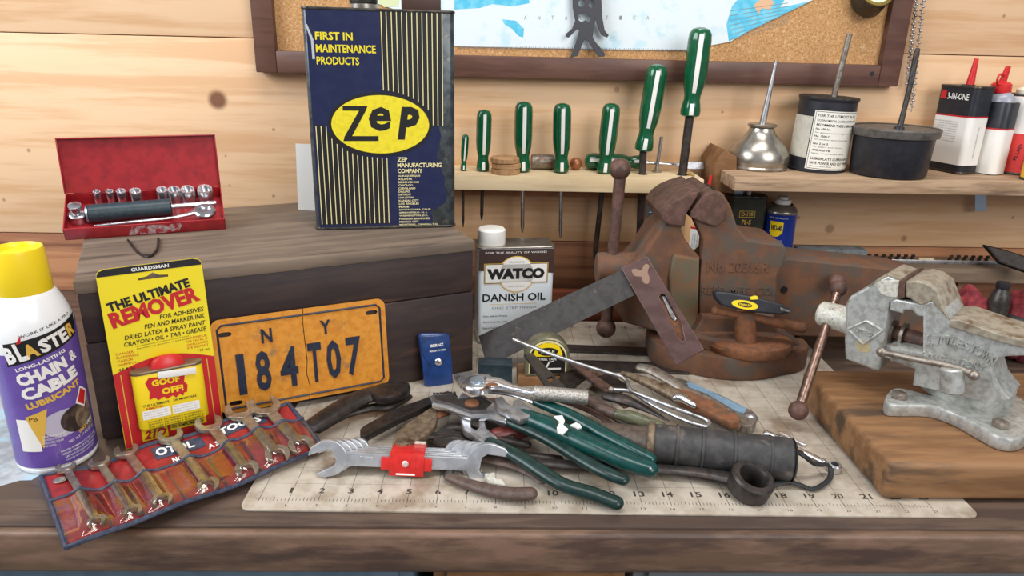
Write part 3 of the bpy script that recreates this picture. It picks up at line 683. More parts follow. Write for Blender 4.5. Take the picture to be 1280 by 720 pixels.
# back ledge, stone, toothed rail and the clutter to the right
LZ = at(1160, 331, y=40.3).z
ldg = thing('back_ledge', 'low grey-brown wooden ledge along the wall at the right', 'ledge', (26, 40.5, 0))
G().box(17.3, 40, 39.7, 42.1, 2.0, LZ, .06).build('board', M_('ledge_wood', c('8f7b66'), c('7c6854'), rough=.6, scale=2, stretch=(.1, 1, 1)), ldg)
for x in (18, 28, 39): G().box(x, x+.75, 40.2, 42.1, 0, 2.0, .04).build('support', BRNWOOD, ldg)
p = at(1000, 313, y=40.1); q = at(1082, 331, y=40.1)
tag(G().box(p.x, q.x, 40.1, 41.1, LZ+.01, LZ+.88, .05).build('sharpening_stone', STONE), 'grey sharpening stone lying on the back ledge', 'sharpening stone')
p = at(1082, 326, y=40.5); q = at(1262, 330, y=40.5); t = thing('toothed_rail', 'steel rail with dark teeth along its top on the back ledge', 'rail', ((p.x+q.x)/2, 40.5, LZ))
G().box(p.x, q.x, 40.45, 40.65, LZ+.005, LZ+.25, .02).build('rail', SATIN, t)
for x0, n in ((1085, 7), (1188, 6)):
    for i in range(n):
        r_ = at(x0+i*9.2, 322, y=40.5); G().plate([[(-.06, 0), (.1, 0), (.08, .12), (.16, .16), (.16, .3), (-.02, .28), (.0, .16), (-.08, .12)]], -.07, .07, .01, T(r_.x, 40.55, LZ+.25) @ R(90, 'X')).build('tooth', BLACKSTEEL, t)
r_ = at(1150, 320, y=40.5); s2 = at(1168, 320, y=40.5); G().box(r_.x, s2.x, 40.5, 40.6, LZ+.25, LZ+.36).build('pale_strip', PALE, t)
g = G(); g.slab([(1230, 305), (1252, 310), (1290, 322), (1300, 345), (1270, 335), (1250, 328)], Plane(at(1260, 325, y=38.8), (-.2, -.8, .55)), .35, .1)
tag(g.build('trowel_blade', BLACKSTEEL), 'dark pointed steel blade jutting in at the right edge', 'blade')
def rag(name, lab, c_, r_, sc, seed):
    bm = bmesh.new(); bmesh.ops.create_icosphere(bm, subdivisions=4, radius=1)
    for p in bm.verts:
        n = p.co.normalized(); k = 1+.16*noise.noise(n*1.7+Vector((seed, 0, 0)))+.1*math.sin(9*noise.noise(n*1.3+Vector((0, seed, 0)))+4*n.x)
        z = n.z*k*r_*sc[2]; p.co = Vector((c_[0]+n.x*k*r_*sc[0], c_[1]+n.y*k*r_*sc[1], max(c_[2]+z, .01)))
    return tag(G().addbm(bm).build(name, CLOTH, angle=80), lab, 'rag')
q = at(1216, 366, y=33.6); rag('red_rag', 'crumpled dark red rag behind the small vise', (q.x, 33.6, 1.8), 1.0, (.82, 1.1, 1.95), 1.3)
q = at(1283, 372, y=33.3); rag('red_rag', 'crumpled dark red rag at the right edge of the picture', (q.x+.4, 33.3, 1.8), 1.0, (1.2, 1.1, 2.0), 4.1)
q = at(1250, 372, y=33.0); t = thing('dark_flask', 'dark grey metal flask between the two red rags', 'flask', (q.x, 33.0, 0), 0)
G().lathe([(.45, 0), (.5, .05), (.5, 3.2), (.42, 3.6), (.28, 3.9), (.26, 4.1), (.1, 4.12)], 24).build('body', TINDARK, t)
G().lathe([(.3, 3.95), (.32, 4.0), (.3, 4.25), (.1, 4.28)], 20).build('cap', BLACKP, t)
tag(G().tube([at(1262, 398, z=2.4), at(1275, 402, z=2.4), at(1295, 408, z=2.3)], .22, 12).build('black_hose', RUBBER), 'short black hose end behind the small vise at the right edge', 'hose')
tag(G().box(2.2, 13, 37.85, 38.45, 0, 1.75, .05).build('red_plank', REDWOOD), 'reddish brown plank standing on edge behind the cutting mat', 'plank')
# ---------------------------------------------------------------- old wooden chest
CA = 24.8; CH = Vector((-14.76, 24.61, 0)); CL, CD, CHH = 15.41, 10.46, 6.5
t = thing('wooden_chest', 'old dark wooden chest with a weathered grey lid', 'chest', CH, CA)
G().box(0, CL, 0, .7, .1, 4.05, .05).build('front_board', CHEST, t); G().box(.01, CL-.01, .02, .7, 4.09, 6.0, .05).build('front_board', CHEST, t)
for x in (0.02, CL-.72):
    G().box(x, x+.7, .7, CD-.7, .1, 4.05, .04).build('end_board', CHEST, t); G().box(x, x+.7, .7, CD-.7, 4.09, 6.0, .04).build('end_board', CHEST, t)
G().box(0, CL, CD-.7, CD, .1, 6.0, .05).build('back_board', CHEST, t)
G().box(-.05, CL+.05, -.05, CD*.5-.015, 6.0, CHH, .07).build('lid_board', CHESTTOP, t); G().box(-.05, CL+.05, CD*.5+.015, CD, 6.0, CHH, .07).build('lid_board', CHESTTOP, t)
def chl(px, py, z): return R(-CA) @ (at(px, py, z=z)-CH)
G().tube([chl(160, 300, 6.55), chl(172, 315, 6.54), chl(185, 321, 6.55), chl(196, 312, 6.56), chl(198, 298, 6.56)], .05, 8).build('wire_loop', BLACKSTEEL, t)
q = chl(186, 320, 6.5); G().lathe([(.22, 0), (.2, .05), (.08, .07)], 14, T(*q)).build('nail_head', BLACKSTEEL, t)

# ---------------------------------------------------------------- red socket set
SB = Vector((-18.0, 29.93, 6.515)); SL, SD, SHH = 6.35, 2.4, .6; MB3 = R(21.5) @ R(27, 'X'); MB = Matrix.Translation(SB) @ MB3
t = thing('socket_box', 'open red metal socket box tilted up on the lid of the chest', 'tool box', SB, MB3)
tr = G(); tr.box(0, SL, 0, SD, 0, .04); tr.box(0, SL, 0, .05, 0, SHH, .015); tr.box(0, .05, 0, SD, 0, SHH, .015); tr.box(SL-.05, SL, 0, SD, 0, SHH, .015); tr.box(0, SL, SD-.05, SD, 0, SHH, .015)
tr = tr.build('tray', REDTIN, t)
rnd = random.Random(5)
pts = [(2.35+rnd.uniform(-.1, .1), .04), (2.5, .3), (2.6, .52), (3.2, .55), (4.1, .5), (4.5, .55), (4.55, .35), (4.35, .08), (3.5, .05)]
LB = Label(tr, None); LB.poly('worn_patch', M_('worn_bare_patch', c('b0808a'), c('c8bcb8'), rough=.5, scale=6, c3=c('a83038'), s3=4, lo3=.5, hi3=.55), pts, 1); LB.build()
Ml = T(0, SD+.02, SHH) @ R(-30, 'X')
ld = G(); ld.box(0, SL, -.04, 0, 0, 2.4, 0, Ml); ld.box(0, SL, -.28, 0, 2.35, 2.4, .015, Ml); ld.box(0, .05, -.28, 0, 0, 2.4, .015, Ml); ld.box(SL-.05, SL, -.28, 0, 0, 2.4, .015, Ml)
ld.build('lid', REDTIN, t)
G().cyl((.3, SD+.05, SHH), (SL-.3, SD+.05, SHH), .05, seg=10).build('hinge', TINDARK, t)
pb = G().box(.5, SL-.4, 0, .5, 0, .78, .02, Matrix.Translation(SB+(R(21.5) @ Vector((0, 1.55, -.01)))) @ R(21.5)); tag(pb.build('prop_strip', BRNWOOD), 'wooden strip propping up the back of the red socket box', 'strip')
SP = [(1.25, .16, 'smallest'), (1.75, .17, 'second smallest'), (2.2, .2, 'third'), (2.78, .25, 'fourth'), (3.85, .24, 'fifth'), (4.35, .28, 'sixth'), (4.92, .31, 'seventh'), (5.65, .34, 'largest')]
for x, r_, nm in SP:
    g = G().lathe([(r_*.9, 0), (r_, .03), (r_, .76), (r_*.93, .8), (r_*.7, .8), (r_*.66, .6), (.01, .6)], 18, MB @ T(x, SD-.1-r_, .045))
    tag(g.build('socket', CHROME), nm+(' chrome socket counted from the left in the back row of the red box' if nm not in ('smallest', 'largest') else ' chrome socket at the '+('left' if nm == 'smallest' else 'right')+' end of the back row in the red box'), 'socket', 'chrome sockets in the red box')
tag(G().lathe([(.34, 0), (.36, .03), (.36, .38), (.3, .42), (.16, .44), (.15, .7), (.26, .73), (.26, .85), (.18, .87)], 24, MB @ T(.45, 1.2, .045)).build('socket_adapter', CHROME), 'chrome stepped adapter standing at the left end of the red box', 'socket adapter')
a, b_ = MB @ Vector((.9, 1.05, .5)), MB @ Vector((4.2, 1.2, .5))
t = thing('spinner_handle', 'spinner handle with a long dark grip lying in the red box', 'driver handle', MB @ Vector((2.5, 1.1, .06)))
G().cyl(a, b_, .4, .38, 24, .06).build('grip', M_('slate_grip', c('34434a'), c('2c3a40'), rough=.4, scale=4), t)
d = (b_-a).normalized(); G().cyl(b_, b_+d*1.85, .13, .13, 14).build('shaft', CHROME, t); G().cyl(a-d*.08, a, .33, .38, 20).build('end_cap', ZINC, t)
t = thing('ratchet', 'slim chrome ratchet lying along the front of the red box', 'ratchet', MB @ Vector((3.2, .3, .06)))
G().tube([MB @ Vector(q) for q in ((1.2, .16, .55), (2.6, .2, .6), (4.2, .3, .62), (5.1, .55, .6))], [.07, .11, .09, .14], 12, flat=.7).build('handle', CHROME, t)
G().lathe([(.2, -.12), (.4, -.12), (.46, -.05), (.46, .08), (.4, .14), (.26, .14), (.24, .05)], 28, MB @ T(5.55, .62, .58)).build('head', CHROME, t)

# ---------------------------------------------------------------- tall blue can
ZP = Vector((-8.03, 32.32, 6.505)); ZR = 9.1; ZW, ZD, ZH = 6.42, 4.1, 9.6
t = thing('gallon_can', 'tall worn navy blue gallon can with a yellow oval ZEP emblem', 'can', ZP, ZR)
cx = T(ZW/2, ZD/2, 0)
G().plate([rrect(ZW, ZD, .3)], .05, ZH-.05, .04, cx).build('body', ZWEAR, t)
for z in (0, ZH-.13): G().plate([rrect(ZW+.08, ZD+.08, .33)], z, z+.13, .05, cx).build('rim', TINDARK, t)
sp = G().lathe([(.62, ZH-.05), (.62, ZH+.2), (.55, ZH+.25), (.5, ZH+.9), (.44, ZH+.95)], 24, T(2.55, 1.6, 0)).build('spout', TIN, t)
G().lathe([(.6, ZH+.25), (.62, ZH+.3), (.62, ZH+.8), (.55, ZH+.85)], 24, T(2.55, 1.6, 0)).build('cap', TINDARK, sp)
G().box(4.2, 5.95, 1.4, 1.55, ZH-.02, ZH+.95, .05).build('handle', M_('handle_brown', c('4a342c'), rough=.5), t)
LB = Label(t)
rnd = random.Random(2); wv = []
for i in range(40):
    v = .3+9.1*i/39; base = 5.62 if v > 5.6 else 5.75
    if 6.2 < v < 9.2: base = 5.78
    if 1.0 < v < 2.4: base = 5.95
    if 3.2 < v < 4.2: base = 5.62
    if v < .9: base = 5.35-.2*(.9-v)
    wv.append((base+rnd.uniform(-.06, .06)+.05*math.sin(v*5), v))
LB.poly('label_print', NAVY, [(.18, .12), (5.15, .2)]+wv+[(5.85, 9.5), (.16, 9.5)], 1)
for i, (s_, v, w_) in enumerate((('FIRST IN', 8.28, 1.55), ('MAINTENANCE', 7.78, 2.5), ('PRODUCTS', 7.28, 1.78))): LB.text('lettering', ZEPY, s_, .5, v, w_, .33, 3, .025)
LB.poly('stripe_ground', BLACK, [(3.2, 9.5), (5.85, 9.5), (5.85, 4.72), (5.35, 4.72), (5.2, 5.4), (4.6, 5.85), (4.0, 6.08), (3.2, 6.25)], 2)
bots = [6.25, 6.23, 6.2, 6.15, 6.08, 6.0, 5.9, 5.75, 5.6, 5.42, 4.75, 4.72, 4.72]
for k in range(13):
    u = 3.25+k*.216; LB.rect('stripe', CREAM, u, bots[k], u+.035, 9.48, 3)
LB.poly('stripe_ground', BLACK, [(.25, .25), (3.35, .25), (3.35, 3.2), (2.3, 3.4), (1.5, 3.85), (1.0, 4.2), (.6, 4.75), (.25, 4.75)], 2)
tops = [4.7, 4.7, 4.68, 4.15, 3.92, 3.75, 3.6, 3.5, 3.42, 3.38, 3.35, 3.33, 3.31, 3.3, 3.3]
for k in range(15):
    u = .28+k*.216; LB.rect('stripe', CREAM, u, .28, u+.035, tops[k], 3)
LB.oval('emblem', BLACK, 3.1, 4.77, 2.27, 1.4, 4, 56); LB.oval('emblem', ZEPY, 3.1, 4.77, 2.14, 1.27, 5, 56)
zx, zy = 3.1, 4.77
LB.poly('lettering', BLACK, [(zx-1.62, zy+.8), (zx-.55, zy+.8), (zx-.62, zy+.62), (zx-1.27, zy-.5), (zx-.12, zy-.5), (zx-.12, zy-.72), (zx-1.66, zy-.72), (zx-1.6, zy-.52), (zx-.92, zy+.6), (zx-1.62, zy+.6)], 6)
LB.text('lettering', BLACK, 'e', zx-.52, zy-.28, .98, 1.05, 6, .03, .1); LB.text('lettering', BLACK, 'P', zx+.72, zy-.66, 1.0, 1.44, 6, .05, .18)
for s_, v, w_ in (('ZEP', 3.12, .45), ('MANUFACTURING', 2.86, 2.0), ('COMPANY', 2.6, 1.13)): LB.text('lettering', CREAM, s_, 3.78, v, w_, .2, 6, .03)
for k, (s_, w_) in enumerate((('ALBUQUERQUE', 1.0), ('ATLANTA', .63), ('BIRMINGHAM', .93), ('CHICAGO', .65), ('CLEVELAND', .77), ('DALLAS', .5), ('DETROIT', .57), ('HOUSTON', .68), ('KANSAS CITY', .92), ('LOS ANGELES', .92), ('MIAMI', .45), ('SANTA CLARA, CALIF', 1.45), ('SPRINGFIELD, N. J.', 1.3), ('WASHINGTON, D.C.', 1.33), ('FOREIGN BRANCHES', 1.4), ('MEXICO CITY', .9), ('MONTREAL, CANADA, P.Q.', 1.8))):
    LB.text('lettering', CREAM, s_, 3.8, 2.42-k*.143, w_, .092, 6, .02)
LB.poly('scratch', M_('bare_scratch', c('c4c6cc'), rough=.4, metal=.3), [(.12, 8.9), (.2, 8.9), (.42, 8.3), (.44, 7.5), (.33, 7.5), (.32, 8.25)], 2)
LB.build()
q = at(382, 253, y=36.3); g = G(); g.box(-.5, .55, -.02, .02, 0, 3.35, 0, T(q.x+.1, 36.3, 6.9) @ R(2, 'Y'))
g.v = [p+Vector((0, 0, -.39)) for p in g.v]; tag(g.build('white_card', WHITE), 'white card standing behind the tall blue can', 'card')

# ---------------------------------------------------------------- purple spray can
BC = Vector((-15.92, 23.65, .013)); BR = 1.3
t = thing('spray_can', 'purple and white spray can with a yellow cap', 'spray can', BC, 0)
fa = math.degrees(math.atan2(BC.x, BC.y)); Mf = R(-fa+15)   # label turned a little
body = G().lathe([(1.12, 0), (1.25, .02), (1.29, .09), (1.29, .17), (1.26, .2), (1.3, .26), (1.3, 5.1), (1.28, 5.4), (1.2, 5.75), (1.08, 6.1), (.96, 6.36), (.9, 6.48), (.86, 6.52)], 56).build('body', WHITECAN, t)
G().lathe([(.86, 6.42), (.88, 6.46), (.81, 7.9), (.78, 8.0), (.7, 8.02), (.66, 7.98), (.64, 7.85), (.3, 7.83), (.01, 7.83)], 44).build('cap', YCAP, t)
sl = math.tan(math.radians(14))
LB = Label(t, BR, Mf)
up = lambda u: 4.95+sl*u
LB.poly('label_print', PURPLE, [(-3.9, .28), (3.9, .28), (3.9, 5.0), (1.6, up(1.5)), (-1.4, up(-1.4)), (-3.9, 4.5)], 1)
def bt(st, u, v, w_, h_, mat, ly=4, b_=.03, sh=0): LB.text('lettering', mat, st, u, v+.22+sl*u, w_, h_, ly, b_, sh, rot=14)
def bp(nm, mat, pts, ly): LB.poly(nm, mat, [(u, v+.22+sl*u) for u, v in pts], ly)
bp('emblem', BLACK, [(-1.32, 4.3), (1.18, 4.3), (1.3, 5.05), (.2, 5.02), (-1.32, 5.12)], 2)
bt("WORK IT LIKE A PRO", -.75, 5.18, 1.75, .1, BLACK, 3, .01)
bt('B', -1.24, 4.38, .32, .6, WHITEP, 5, .05); bt('L', -.87, 4.38, .3, .66, WHITEP, 5, .05); bt('A', -.66, 4.4, .42, .5, YGOLD, 5, .05); bt('S', -.2, 4.4, .32, .5, WHITEP, 5, .05); bt('T', .1, 4.4, .36, .5, WHITEP, 5, .05); bt('E', .46, 4.4, .3, .5, WHITEP, 5, .05); bt('R', .78, 4.4, .36, .5, YGOLD, 5, .05)
bp('emblem', REDP, [(-.9, 5.02), (-.74, 5.02), (-.7, 5.3)], 5)
bt('LONG-LASTING', -1.05, 4.06, 1.6, .13, WHITEP); bt('CHAIN', -1.05, 3.5, 1.6, .46, WHITEP, 4, .06); bt('&', .66, 3.55, .3, .4, WHITEP, 4, .03)
bt('CABLE', -1.0, 2.94, 1.9, .46, WHITEP, 4, .06); bt('LUBRICANT', -.95, 2.6, 1.85, .24, YGOLD, 4, .05)
LB.poly('label_print', WHITEP, [(-1.45, .95), (-.78, .95), (-.78, 2.2), (-1.45, 2.2)], 3); LB.poly('label_print', YGOLD, [(-1.1, 2.3), (-.4, 2.55), (-.72, 1.05)], 4)
LB.text('lettering', BLACK, 'PB', -.98, 2.15, .26, .14, 5)
LB.oval('picture_print', M_('picture_pale', c('b9b4c4'), rough=.4), .05, 1.85, .75, .5, 2); LB.oval('picture_print', M_('picture_dark', c('2e2622'), c('4c4036'), rough=.4, scale=4), .45, 1.85, .55, .5, 3)
LB.oval('picture_print', M_('picture_tan', c('80705c'), c('5c4c3e'), rough=.4, scale=4), .78, 1.8, .38, .5, 4); LB.poly('picture_print', M_('picture_side', c('8a7a62'), rough=.4), [(.95, 2.9), (1.15, 2.6), (1.2, 1.3), (.8, 1.2)], 3)
LB.poly('warning_diamond', WHITEP, [(.8, 2.95), (1.12, 2.65), (.85, 2.1), (.5, 2.4)], 5); LB.poly('warning_diamond', REDP, [(.8, 2.86), (1.05, 2.63), (.84, 2.18), (.58, 2.42)], 6)
LB.text('lettering', YGOLD, 'SINCE', .45, 1.22, .35, .14, 6, .03, rot=20); LB.text('lettering', WHITEP, '1957', .83, 1.36, .34, .14, 6, .03, rot=20)
for k, s_ in enumerate(('PENETRATES DEEP', 'EXTENDS CHAIN LIFE', 'REDUCES WEAR', 'NO FLING')): LB.text('lettering', WHITEP, s_, -.7, 1.45-k*.12, (.7, .72, .6, .35)[k], .08, 4)
LB.text('lettering', WHITEP, 'NET WT. 11 OZ (311 g)', .05, 1.0, 1.1, .12, 4, .01, rot=7)
for k, (s_, w_) in enumerate((('DANGER: FLAMMABLE, CONTENTS UNDER', 1.5), ('PRESSURE, HARMFUL OR FATAL IF SWALLOWED', 1.55), ('KEEP OUT OF REACH OF CHILDREN', 1.2), ('Carefully read cautions on back panel', 1.2))): LB.text('lettering', WHITEP, s_, -.25+(.1 if k > 1 else 0), .75-k*.125, w_, .075, 4, .01, rot=5)
LB.build()

# ---------------------------------------------------------------- remover card
RC = Vector((-13.65, 24.05, .03)); RW, RHH = 3.5, 6.95
Mr = R(30.5) @ R(-4.5, 'X')
t = thing('blister_card', 'yellow and red carded tin of adhesive remover leaning on the chest', 'blister pack', RC, Mr)
o = [(0, 0), (RW, 0)]+[(RW-.25+.25*math.cos(a), RHH-.25+.25*math.sin(a)) for a in [math.radians(x) for x in (0, 30, 60, 90)]]+[(.25+.25*math.cos(a), RHH-.25+.25*math.sin(a)) for a in [math.radians(x) for x in (90, 120, 150, 180)]]
ho = [(1.3, 6.38), (2.3, 6.38), (2.3, 6.46), (2.0, 6.5), (1.8, 6.62), (1.6, 6.5), (1.3, 6.46)]
up_ = R(90, 'X')
G().plate([o, ho], -.012, .012, 0, up_).build('card', CARDY, t)
LB = Label(t, None, T(0, -.012, 0))
LB.poly('card_print', BLACK, [(.02, 6.68), (RW-.02, 6.68), (RW-.02, 6.75), (RW-.1, 6.88), (RW-.3, 6.94), (.3, 6.94), (.1, 6.88), (.02, 6.75)], 1)
LB.text('lettering', WHITEP, 'GUARDSMAN', 1.12, 6.74, 1.25, .13, 2, .03)
LB.text('lettering', BLACK, 'THE ULTIMATE', .22, 5.35, 2.85, .36, 2, .05, rot=11); LB.text('lettering', REDP, 'REMOVER', .26, 4.72, 3.1, .62, 2, .05, rot=11)
for s_, v, w_ in (('FOR ADHESIVES', 4.88, 1.55), ('PEN AND MARKER INK', 4.6, 2.1), ('DRIED LATEX & SPRAY PAINT', 4.3, 2.8), ('CRAYON • OIL • TAR • GREASE', 4.05, 2.85)):
    LB.text('lettering', BLACK, s_, 3.36-w_, v-.06, w_, .17, 2, .015, .2, rot=2)
for k in range(2): LB.text('lettering', BLACK, 'See additional directions on back panel', .9, 3.9-k*.1, 1.8, .06, 2, rot=2)
for k, s_ in enumerate(('DANGER', 'FLAMMABLE', 'VAPOR', 'HARMFUL')): LB.text('lettering', REDP, s_, .2, 3.72-k*.14, .28+.05*len(s_), .085, 2)
LB.text('lettering', BLACK, '4.5 fl. oz', .2, 3.1, .55, .1, 2, .02)
for k, s_ in enumerate(('HARMFUL', 'OR FATAL IF', 'SWALLOWED', 'EYE IRRITANT')): LB.text('lettering', REDP, s_, 2.6, 3.86-k*.13, .75, .085, 2)
LB.text('lettering', BLACK, '133 ml', 2.95, 3.3, .4, .09, 2)
arc = [(RW*i/16, 3.0+.42*math.sin(math.pi*i/16)) for i in range(17)]
LB.poly('card_print', REDP, [(.02, .02), (RW-.02, .02)]+arc[::-1], 1)
for x in (.22, 3.2): LB.rect('card_stripe', YGOLD, x, .1, x+.035, 2.95, 2)
LB.poly('card_print', YELLOW, [(.6, .15), (1.5, .15), (1.5, .62), (.6, .62)], 2); LB.text('lettering', REDP, '21D', .66, .2, .78, .36, 3, .05, .3)
LB.poly('card_print', YELLOW, [(1.6, .35), (2.9, .35), (2.9, .66), (1.6, .66)], 2); LB.text('lettering', BLACK, 'CHEMICAL CO.', 1.66, .42, 1.15, .12, 3, .02)
LB.build()
tin = G().plate([rrect(2.45, .62, .3)], .85, 3.0, .03, T(1.76, -.34, 0)).build('tin', YELLOW, t)
G().plate([rrect(2.5, .66, .32)], 2.98, 3.1, .04, T(1.76, -.34, 0)).build('tin_lid', M_('lid_brown', c('7c6a58'), rough=.35, metal=.5), tin)
cp = G().lathe([(.62, 3.05), (.6, 3.15), (.5, 3.36), (.3, 3.5), (.15, 3.52)], 26, T(1.8, -.34, 0), sx=1, sy=.45).build('cap', RED, tin)
G().box(1.2, 2.5, -.72, -.7, 2.86, 3.12, .005, R(4, 'Y')).build('cap_label', WHITEP, cp)
LB = Label(tin, None, T(0, -.65, 0))
rnd = random.Random(8)
drip = [(.95, 2.68), (1.1, 2.86), (1.4, 2.82), (1.7, 2.88), (2.1, 2.84), (2.3, 2.7), (2.25, 2.45), (2.35, 2.3), (2.3, 2.02), (2.2, 2.02), (2.15, 1.9), (2.05, 2.0), (1.9, 1.88), (1.8, 2.0), (1.6, 1.9), (1.5, 2.02), (1.3, 1.92), (1.2, 2.05), (1.0, 2.0), (1.05, 2.3)]
LB.poly('emblem', REDP, drip, 1); LB.text('lettering', YELLOW, 'GOOF', 1.16, 2.48, .95, .26, 2, .05); LB.text('lettering', YELLOW, 'OFF!', 1.45, 2.1, .75, .26, 2, .05)
LB.text('lettering', BLACK, 'THE ULTIMATE', .75, 1.75, .9, .09, 2, .02); LB.text('lettering', REDP, 'REMOVER', .85, 1.63, .6, .08, 2, .02); LB.text('lettering', BLACK, 'DE MANCHAS', 1.8, 1.75, .8, .09, 2, .02)
for x in (.7, 1.72):
    LB.rect('label_panel', WHITEP, x, 1.25, x+.95, 1.6, 2)
    for k in range(3): LB.text('lettering', GREYP, 'Removes paint, tar', x+.06, 1.5-k*.1, .8, .05, 3)
for k in range(5): LB.text('lettering', BLACK, 'DANGER EXTREMELY FLAMMABLE', .85, 1.1-k*.1, 1.9, .06, 2)
LB.build()

# ---------------------------------------------------------------- number plate
nn = Vector((math.sin(math.radians(CA)), -math.cos(math.radians(CA)), 0))
pp_ = Plane(CH+nn*.47+Vector((0, 0, 0)), nn+Vector((0, 0, .09)))
q0 = pp_.hit(276, 519)
Mp = Matrix((pp_.e1, pp_.e2, pp_.n)).transposed().to_4x4()
t = thing('number_plate', 'worn orange licence plate 184T07 with a split down its middle', 'licence plate', q0, R(CA) @ R(-5, 'X'))
def inv(px, py):
    q = (R(CA) @ R(-5, 'X')).inverted() @ (pp_.hit(px, py)-q0); return (q.x, q.z)
PW, PH = 7.0, 3.95
def half(x0, x1, left):
    def arc_(cx_, cy_, a0): return [(cx_+.35*math.cos(math.radians(a0+18*i)), cy_+.35*math.sin(math.radians(a0+18*i))) for i in range(6)]
    e_ = x1 if left else x0
    rag_ = [(e_+.03*math.sin(k*2.1)+(.02 if k % 2 else -.02), PH*k/7) for k in range(8)]
    if left: return rag_+arc_(x0+.35, PH-.35, 90)+arc_(x0+.35, .35, 180)
    return rag_[::-1]+arc_(x1-.35, .35, 270)+arc_(x1-.35, PH-.35, 0)
def slot(x, y): return [(x+.16*math.cos(a)+(.1 if math.cos(a) > 0 else -.1), y+.1*math.sin(a)) for a in [2*math.pi*i/16+.01 for i in range(16)]]
sp_ = 3.52
for left, x0, x1, hs in ((True, 0, sp_, [slot(.5, 3.32), slot(.62, .4)]), (False, sp_+.03, PW, [slot(6.4, 3.38)])):
    G().plate([half(x0, x1, left)]+hs, -.02, .02, 0, up_).build('plate_half', ORANGE, t)
    # raised border line with the rubbed dark edge
    g = G()
    if left: pth = [(sp_-.03, .2), (.4, .2), (.24, .36), (.24, 3.55), (.4, 3.7), (sp_-.05, 3.7)]
    else: pth = [(sp_+.08, .2), (6.6, .2), (6.76, .36), (6.76, 3.55), (6.6, 3.7), (sp_+.08, 3.7)]
    g.tube([(x, -.02, z) for x, z in pth], .045, 8, 1, up=(0, -1, 0)); g.build('raised_border', PLATEINK, t)
def emb(st, x, y, w_, h_): G().text(st, x, y, w_, h_, T(0, -.045, 0) @ up_, bold=.025, ext=.03).build('raised_character', PLATEINK, t)
for s_, x, w_ in (('1', .8, .3), ('8', 1.5, .58), ('4', 2.45, .72), ('T', 3.6, .55), ('0', 4.35, .6), ('7', 5.2, .62)): emb(s_, x, .72, w_, 1.72)
emb('N', 1.85, 2.75, .42, .6); emb('Y', 4.2, 2.75, .42, .6)

# ---------------------------------------------------------------- pint tin of finishing oil
t = thing('oil_tin', 'rectangular brown and white tin of WATCO danish oil with a white cap', 'tin', (-.6, 34.24, 0.095), 7.9)
WW, WD, WH = 3.86, 1.7, 5.15
wc = T(WW/2, WD/2, 0); flat_can(t, WW, WD, WH, .22, PALEBLUE, None, M=wc)
for z, m_ in ((0, TIN), (WH-.1, TIN)): G().plate([rrect(WW+.05, WD+.05, .24)], z, z+.1, .03, wc).build('rim', m_, t)
G().lathe([(.68, WH), (.7, WH+.03), (.7, WH+.72), (.62, WH+.8), (.2, WH+.82)], 32, T(.75, .8, 0)).build('cap', WHITE, t)
LB = Label(t)
LB.poly('label_print', BROWNP, [(.02, 3.95), (WW-.02, 3.75), (WW-.02, 5.04), (.02, 5.04)], 1)
LB.text('lettering', WHITEP, 'FOR THE BEAUTY OF WOOD', .35, 4.82, 3.1, .1, 2)
LB.oval('emblem', YGOLD, 1.93, 3.72, .97, .97, 2); LB.oval('emblem', WHITEP, 1.93, 3.72, .92, .92, 3)
LB.rect('emblem', YGOLD, .28, 3.25, 3.55, 4.32, 4); LB.rect('emblem', BLACK, .31, 3.28, 3.52, 4.29, 5); LB.rect('emblem', WHITEP, .34, 3.31, 3.49, 4.26, 6)
LB.oval('emblem', WHITEP, 1.93, 3.72, .88, .88, 6); LB.text('lettering', BLACK, 'WATCO', .42, 3.48, 2.95, .58, 7, .07)
LB.text('lettering', GREYP, 'PROTECTS', 1.55, 4.32, .75, .1, 7); LB.text('lettering', GREYP, 'FROM WITHIN', 1.5, 3.05, .85, .09, 7)
LB.text('lettering', BLACK, 'DANISH OIL', .22, 2.3, 3.25, .42, 2, .02); LB.rect('label_print', YGOLD, .6, 2.14, 3.0, 2.16, 2); LB.text('lettering', GREYP, 'ONE STEP FINISH', .7, 1.88, 2.3, .13, 2)
for s_, v in (('Stains, Seals and Protects', 1.45), ('Will not Crack, Chip or Peel', 1.12), ('Natural  Hand-Rubbed look', .8)): LB.text('lettering', BLACK, s_, .25, v, 1.25, .12, 2)
LB.build()

# ---------------------------------------------------------------- cutting mat
MT = Vector((-8.22, 20.33, .012)); MR_ = -.55; MZ = .1
t = thing('cutting_mat', 'large beige cutting mat with inch numbers and grid', 'cutting mat', MT, MR_)
MW, MD = 24.92, 17.4
G().plate([[(x+MW/2, y+MD/2) for x, y in rrect(MW, MD, .35)]], 0, .075, .01).build('sheet', MAT, t)
def ln(g, x0, y0, x1, y1, w_=.022):
    d = Vector((x1-x0, y1-y0, 0)).normalized(); n = Vector((-d.y, d.x, 0))*w_/2; z = Vector((0, 0, .0765))
    a, b_ = Vector((x0, y0, 0)), Vector((x1, y1, 0)); g.add([a-n+z, b_-n+z, b_+n+z, a+n+z], [(0, 1, 2, 3)])
g = G()
for k in range(0, 24): ln(g, .5+k, .42, .5+k, 16.85)
for k in range(1, 17): ln(g, .5, .5+k, 23.5+.0, .5+k, .012)
g.build('grid_print', MATLINE, t, stuff=True)
g = G()
for k in range(0, 23*8+1): ln(g, .5+k/8, .5, .5+k/8, .5+(.2 if k % 4 == 0 else .13), .018)
g.build('tick_print', MATNUM, t, stuff=True)
g = G()
